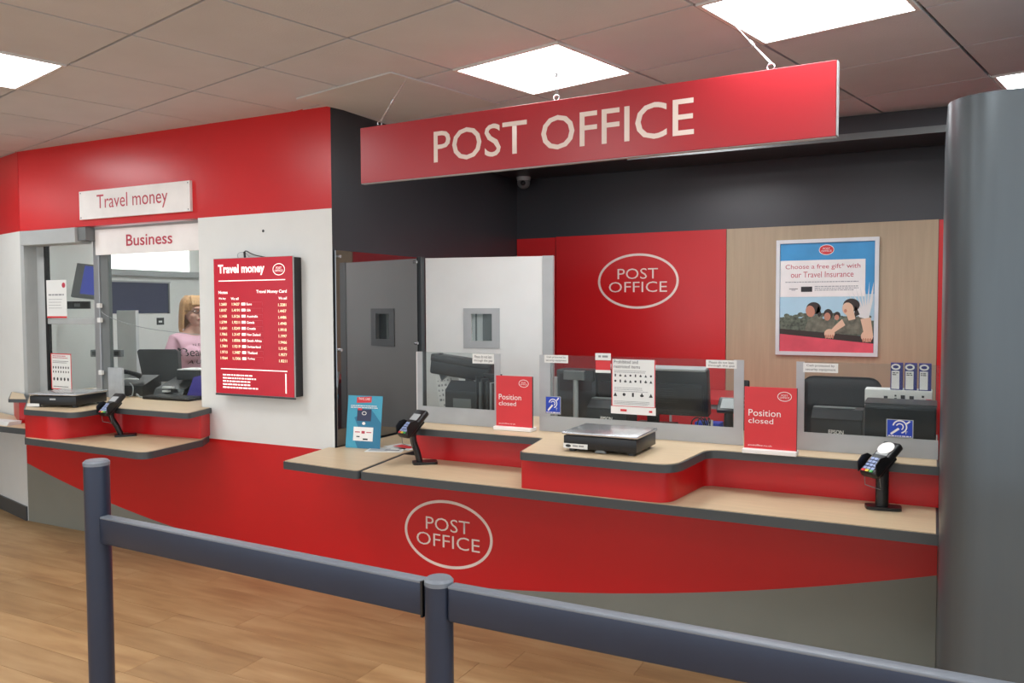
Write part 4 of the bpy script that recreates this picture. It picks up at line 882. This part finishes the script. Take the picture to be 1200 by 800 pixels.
Ep = [(0, 1), (1, 2), (2, 3), (3, 4), (4, 5), (0, 6), (6, 7), (7, 8), (8, 9), (0, 10), (10, 11), (11, 12), (12, 13), (3, 14), (14, 15), (15, 16), (16, 17), (3, 18), (18, 19), (19, 20), (20, 21)]
Rp = [(0.16, 0.12), (0.14, 0.115), (0.145, 0.12), (0.13, 0.10), (0.06, 0.06), (0.05, 0.055), 0.09, 0.06, 0.042, 0.035, 0.09, 0.06, 0.042, 0.035, 0.055, 0.044, 0.03, 0.026, 0.055, 0.044, 0.03, 0.026]
bm = bmesh.new(); bm.from_mesh(skin_mesh(Vp, Ep, Rp, 2))
hb = B(); hb.bm.free(); hb.bm = bm
HR = Matrix.Translation((0, -0.015, HZ)) @ Matrix.Rotation(rad(4), 4, 'Z')
for c, r_ in (((0, 0.01, 0.02), (0.072, 0.09, 0.095)), ((0, -0.03, -0.045), (0.056, 0.055, 0.06)), ((0, -0.07, -0.085), (0.024, 0.02, 0.02)), ((0, -0.095, -0.012), (0.012, 0.018, 0.022)), ((0, -0.102, -0.024), (0.014, 0.014, 0.01)),
              ((0, -0.083, 0.03), (0.045, 0.016, 0.012)), ((0, -0.084, -0.05), (0.022, 0.012, 0.006)), ((0, -0.083, -0.06), (0.019, 0.011, 0.006)), ((-0.035, -0.06, -0.03), (0.022, 0.022, 0.02)), ((0.035, -0.06, -0.03), (0.022, 0.022, 0.02)),
              ((-0.074, 0.01, 0.0), (0.008, 0.016, 0.028)), ((0.074, 0.01, 0.0), (0.008, 0.016, 0.028))): hb.ball(c, r_, 18, mtx=HR)
for sx in (-1, 1):                                     # palms and fingers, resting forward
    hb.box(sx*0.16-0.035, sx*0.16+0.035, -0.335, -0.25, 0.935, 0.957, bev=0.009)
    for k, L_ in enumerate((0.06, 0.07, 0.066, 0.05)):
        x = sx*0.16+(-0.027+k*0.018)*sx; hb.tube([(x, -0.325, 0.946), (x, -0.335-L_*0.5, 0.946), (x, -0.33-L_, 0.93)], lambda u: 0.0088-0.002*u, 10, smooth=1)
    hb.tube([(sx*0.13, -0.265, 0.945), (sx*0.108, -0.29, 0.94), (sx*0.103, -0.325, 0.934)], lambda u: 0.011-0.003*u, 10, smooth=1)
remesh('body', hb.bm, 0.0055, 'skin', pe, 3)
# T-shirt over torso and upper arms
Vs = [(0, 0, 0.85), (0, 0.0, 0.98), (0, -0.004, 1.14), (0, 0.012, 1.25), (0, 0.012, 1.318), (-0.135, 0.015, 1.245), (-0.195, 0.0, 1.08), (0.135, 0.015, 1.245), (0.195, 0.0, 1.08)]
Es = [(0, 1), (1, 2), (2, 3), (3, 4), (3, 5), (5, 6), (3, 7), (7, 8)]
Rs = [(0.185, 0.15), (0.18, 0.15), (0.175, 0.15), (0.14, 0.118), (0.075, 0.07), 0.062, 0.062, 0.062, 0.062]
bm = bmesh.new(); bm.from_mesh(skin_mesh(Vs, Es, Rs, 2)); hb = B(); hb.bm.free(); hb.bm = bm
hb.ball((-0.07, -0.10, 1.14), (0.075, 0.06, 0.07)).ball((0.07, -0.10, 1.14), (0.075, 0.06, 0.07))
shirt = remesh('t_shirt', hb.bm, 0.007, 'pink', pe, 5)
bm = bmesh.new(); bm.from_mesh(skin_mesh([(0, 0, 0.93), (0, 0, 0.80), (0, 0, 0.55)], [(0, 1), (1, 2)], [(0.175, 0.14), (0.20, 0.165), (0.22, 0.18)], 2)); remesh('skirt', bm, 0.01, 'purple', pe)
# shirt print, draped on the chest
bm = bmesh.new(); bm.from_mesh(shirt.data); tree = BVHTree.FromBMesh(bm); bm.free()
pr = textlines([('N E W', -0.06, 0.055, 1.203, 1.221), ('Beautiful', -0.15, 0.145, 1.128, 1.192), ('A U T A', -0.105, 0.105, 1.068, 1.098)], 0, 'ink', pe, name='shirt_print')
for v in pr.data.vertices:
    h = tree.ray_cast(Vector((v.co.x, -0.6, v.co.z)), Vector((0, 1, 0)))
    v.co.y = (h[0].y if h[0] else -0.15)-0.003
# hair
bm = bmesh.new(); hb = B(); hb.bm.free(); hb.bm = bm
hb.ball((0, 0.025, 0.04), (0.088, 0.10, 0.094), mtx=HR)
for k in range(26):
    a = rad(-12+k*204/25)   # from right cheek round the back to the left cheek
    cx, cy = 0.078*cos(a), 0.02+0.088*sin(a)
    ln = 0.135+0.018*sin(k*1.7)+0.01*sin(k*4.1)
    hb.tube([(cx*0.5, cy*0.5+0.004, 0.122), (cx*0.92, cy*0.92, 0.088), (cx*1.06, cy*1.06, 0.02), (cx*1.12, cy*1.10, -0.05), (cx*1.18, cy*1.15, -ln+0.02), (cx*1.05, cy*1.1, -ln)], lambda u: 0.017-0.0105*u, 8, smooth=1, mtx=HR)
for k in range(7):
    x = -0.05+k*0.0167; hb.tube([(x*0.5, -0.02, 0.122), (x, -0.066, 0.098), (x*1.15, -0.086, 0.052)], lambda u: 0.0125-0.0045*u, 8, smooth=1, mtx=HR)
remesh('hair', bm, 0.0055, 'hair', pe, 2)
b = B()
for sx in (-1, 1):
    b.tube([(sx*0.033+0.024*cos(a), -0.098, 0.008+0.017*sin(a)) for a in [2*pi*k/16 for k in range(17)]], 0.0016, 6, mtx=HR); b.tube([(sx*0.057, -0.098, 0.01), (sx*0.08, -0.02, 0.012), (sx*0.082, 0.02, 0.006)], 0.0016, 6, mtx=HR)
b.tube([(-0.009, -0.100, 0.01), (0.009, -0.100, 0.01)], 0.0016, 6, mtx=HR); b.out('glasses', 'ink', pe, smooth=180)
B().ball((-0.031, -0.077, 0.008), (0.011, 0.009, 0.0055), mtx=HR).ball((0.031, -0.077, 0.008), (0.011, 0.009, 0.0055), mtx=HR).out('eyes', 'pwhite', pe, smooth=180)
B().ball((-0.031, -0.083, 0.008), (0.0045, 0.004, 0.0045), mtx=HR).ball((0.031, -0.083, 0.008), (0.0045, 0.004, 0.0045), mtx=HR).out('irises', 'ink', pe, smooth=180)
B().ball((0, -0.092, -0.0545), (0.018, 0.005, 0.0045), mtx=HR).out('lips', 'crimson', pe, smooth=180)
for sx in (-1, 1): B().box(sx*0.10-0.045, sx*0.10+0.045, -0.19, 0.06, 0, 0.06, bev=0.02, seg=3).out('shoe', 'black', pe, smooth=60)

# ------------------------------------------------------------ queue barrier
qb = thing('queue_barrier', 'dark blue-grey metal queue barrier with two posts and long rails in the foreground', 'barrier', (-2.275, 1.628, 0))
def post(x, y, z, r=0.037):
    B().cyl((x, y, 0), (x, y, z-0.012), r, seg=40).out('post', 'barrier', qb, smooth=40)
    B().cyl((x, y, z-0.012), (x, y, z-0.002), r*1.03, seg=40).cyl((x, y, z-0.002), (x, y, z+0.004), r*1.03, r*0.85, seg=40).out('post_cap', 'cap', qb, smooth=30)
    B().cyl((x, y, 0), (x, y, 0.012), 0.06, seg=32).out('floor_flange', 'barrier', qb, smooth=30)
post(0, 0, 1.03); p2 = (-1.005+2.275, 1.575-1.628); post(*p2, 0.872, r=0.033)
def rail(a, b_, name='rail'):
    A, C = Vector(a), Vector(b_); d = (C-A); L_ = d.length; r = math.atan2(d.y, d.x); T = Matrix.Translation(a) @ Matrix.Rotation(r, 4, 'Z')
    B().box(0, L_, -0.018, 0.018, -0.082, 0.0, bev=0.006, mtx=T, seg=3).out(name, 'barrier', qb, smooth=40)
    B().box(0.001, L_-0.001, -0.0185, 0.0145, -0.0065, 0.0012, bev=0.003, mtx=T).out('top_strip', 'cap', qb, smooth=40)
    B().box(L_-0.006, L_, -0.02, 0.02, -0.084, 0.001, mtx=T).out('end_bracket', 'black', qb)
rail((0.035, -0.002, 0.865), (p2[0]-0.034, p2[1]+0.003, 0.865))
rail((p2[0]+0.033, p2[1], 0.865), (p2[0]+2.2, p2[1]-0.012, 0.865))
# prints, keys and panes sit on the part that carries them
CARRY = ('sheet', 'board', 'face', 'backing', 'card', 'carton', 'body', 'plate', 'door_leaf', 'casing', 'head', 'window_frame')
ONTO = ('lettering', 'logo_ring', 'logo_field', 'small_print', 'print', 'icons', 'keys', 'function_key', 'display', 'rules', 'rate_digits', 'flag_icons', 'row_lines', 'heading', 'label_print', 'label_mark', 'screen', 'vents', 'screw', 'paper_slot', 'cover_seam', 'lid', 'buttons', 'swirl', 'white_label', 'pink_label', 'white_print', 'red_marks', 'dark_marks', 'dark_card_print', 'shadow_print', 'red_flash', 'pale_sky', 'text_panel', 'front_glass', 'badge', 'price_label', 'spirit_level', 'front_plate', 'display_window', 'logo_mark', 'photo_print', 'red_print', 'dark_print')
base = lambda o: o.name.split('.')[0]
for o in list(bpy.data.objects):
    if o.type == 'EMPTY' and not o.parent:
        ch = list(o.children); host = next((c for n_ in CARRY for c in ch if base(c) == n_), None)
        if host is None: continue
        for c in ch:
            if c is not host and base(c) in ONTO: c.parent = host
for o in bpy.data.objects:
    if base(o) in ('small_print', 'icons', 'print', 'label_print', 'rate_digits', 'flag_icons', 'row_lines', 'white_print') and o.parent: o['kind'] = 'stuff'
print('planks', cnt, 'objects', len(bpy.data.objects))
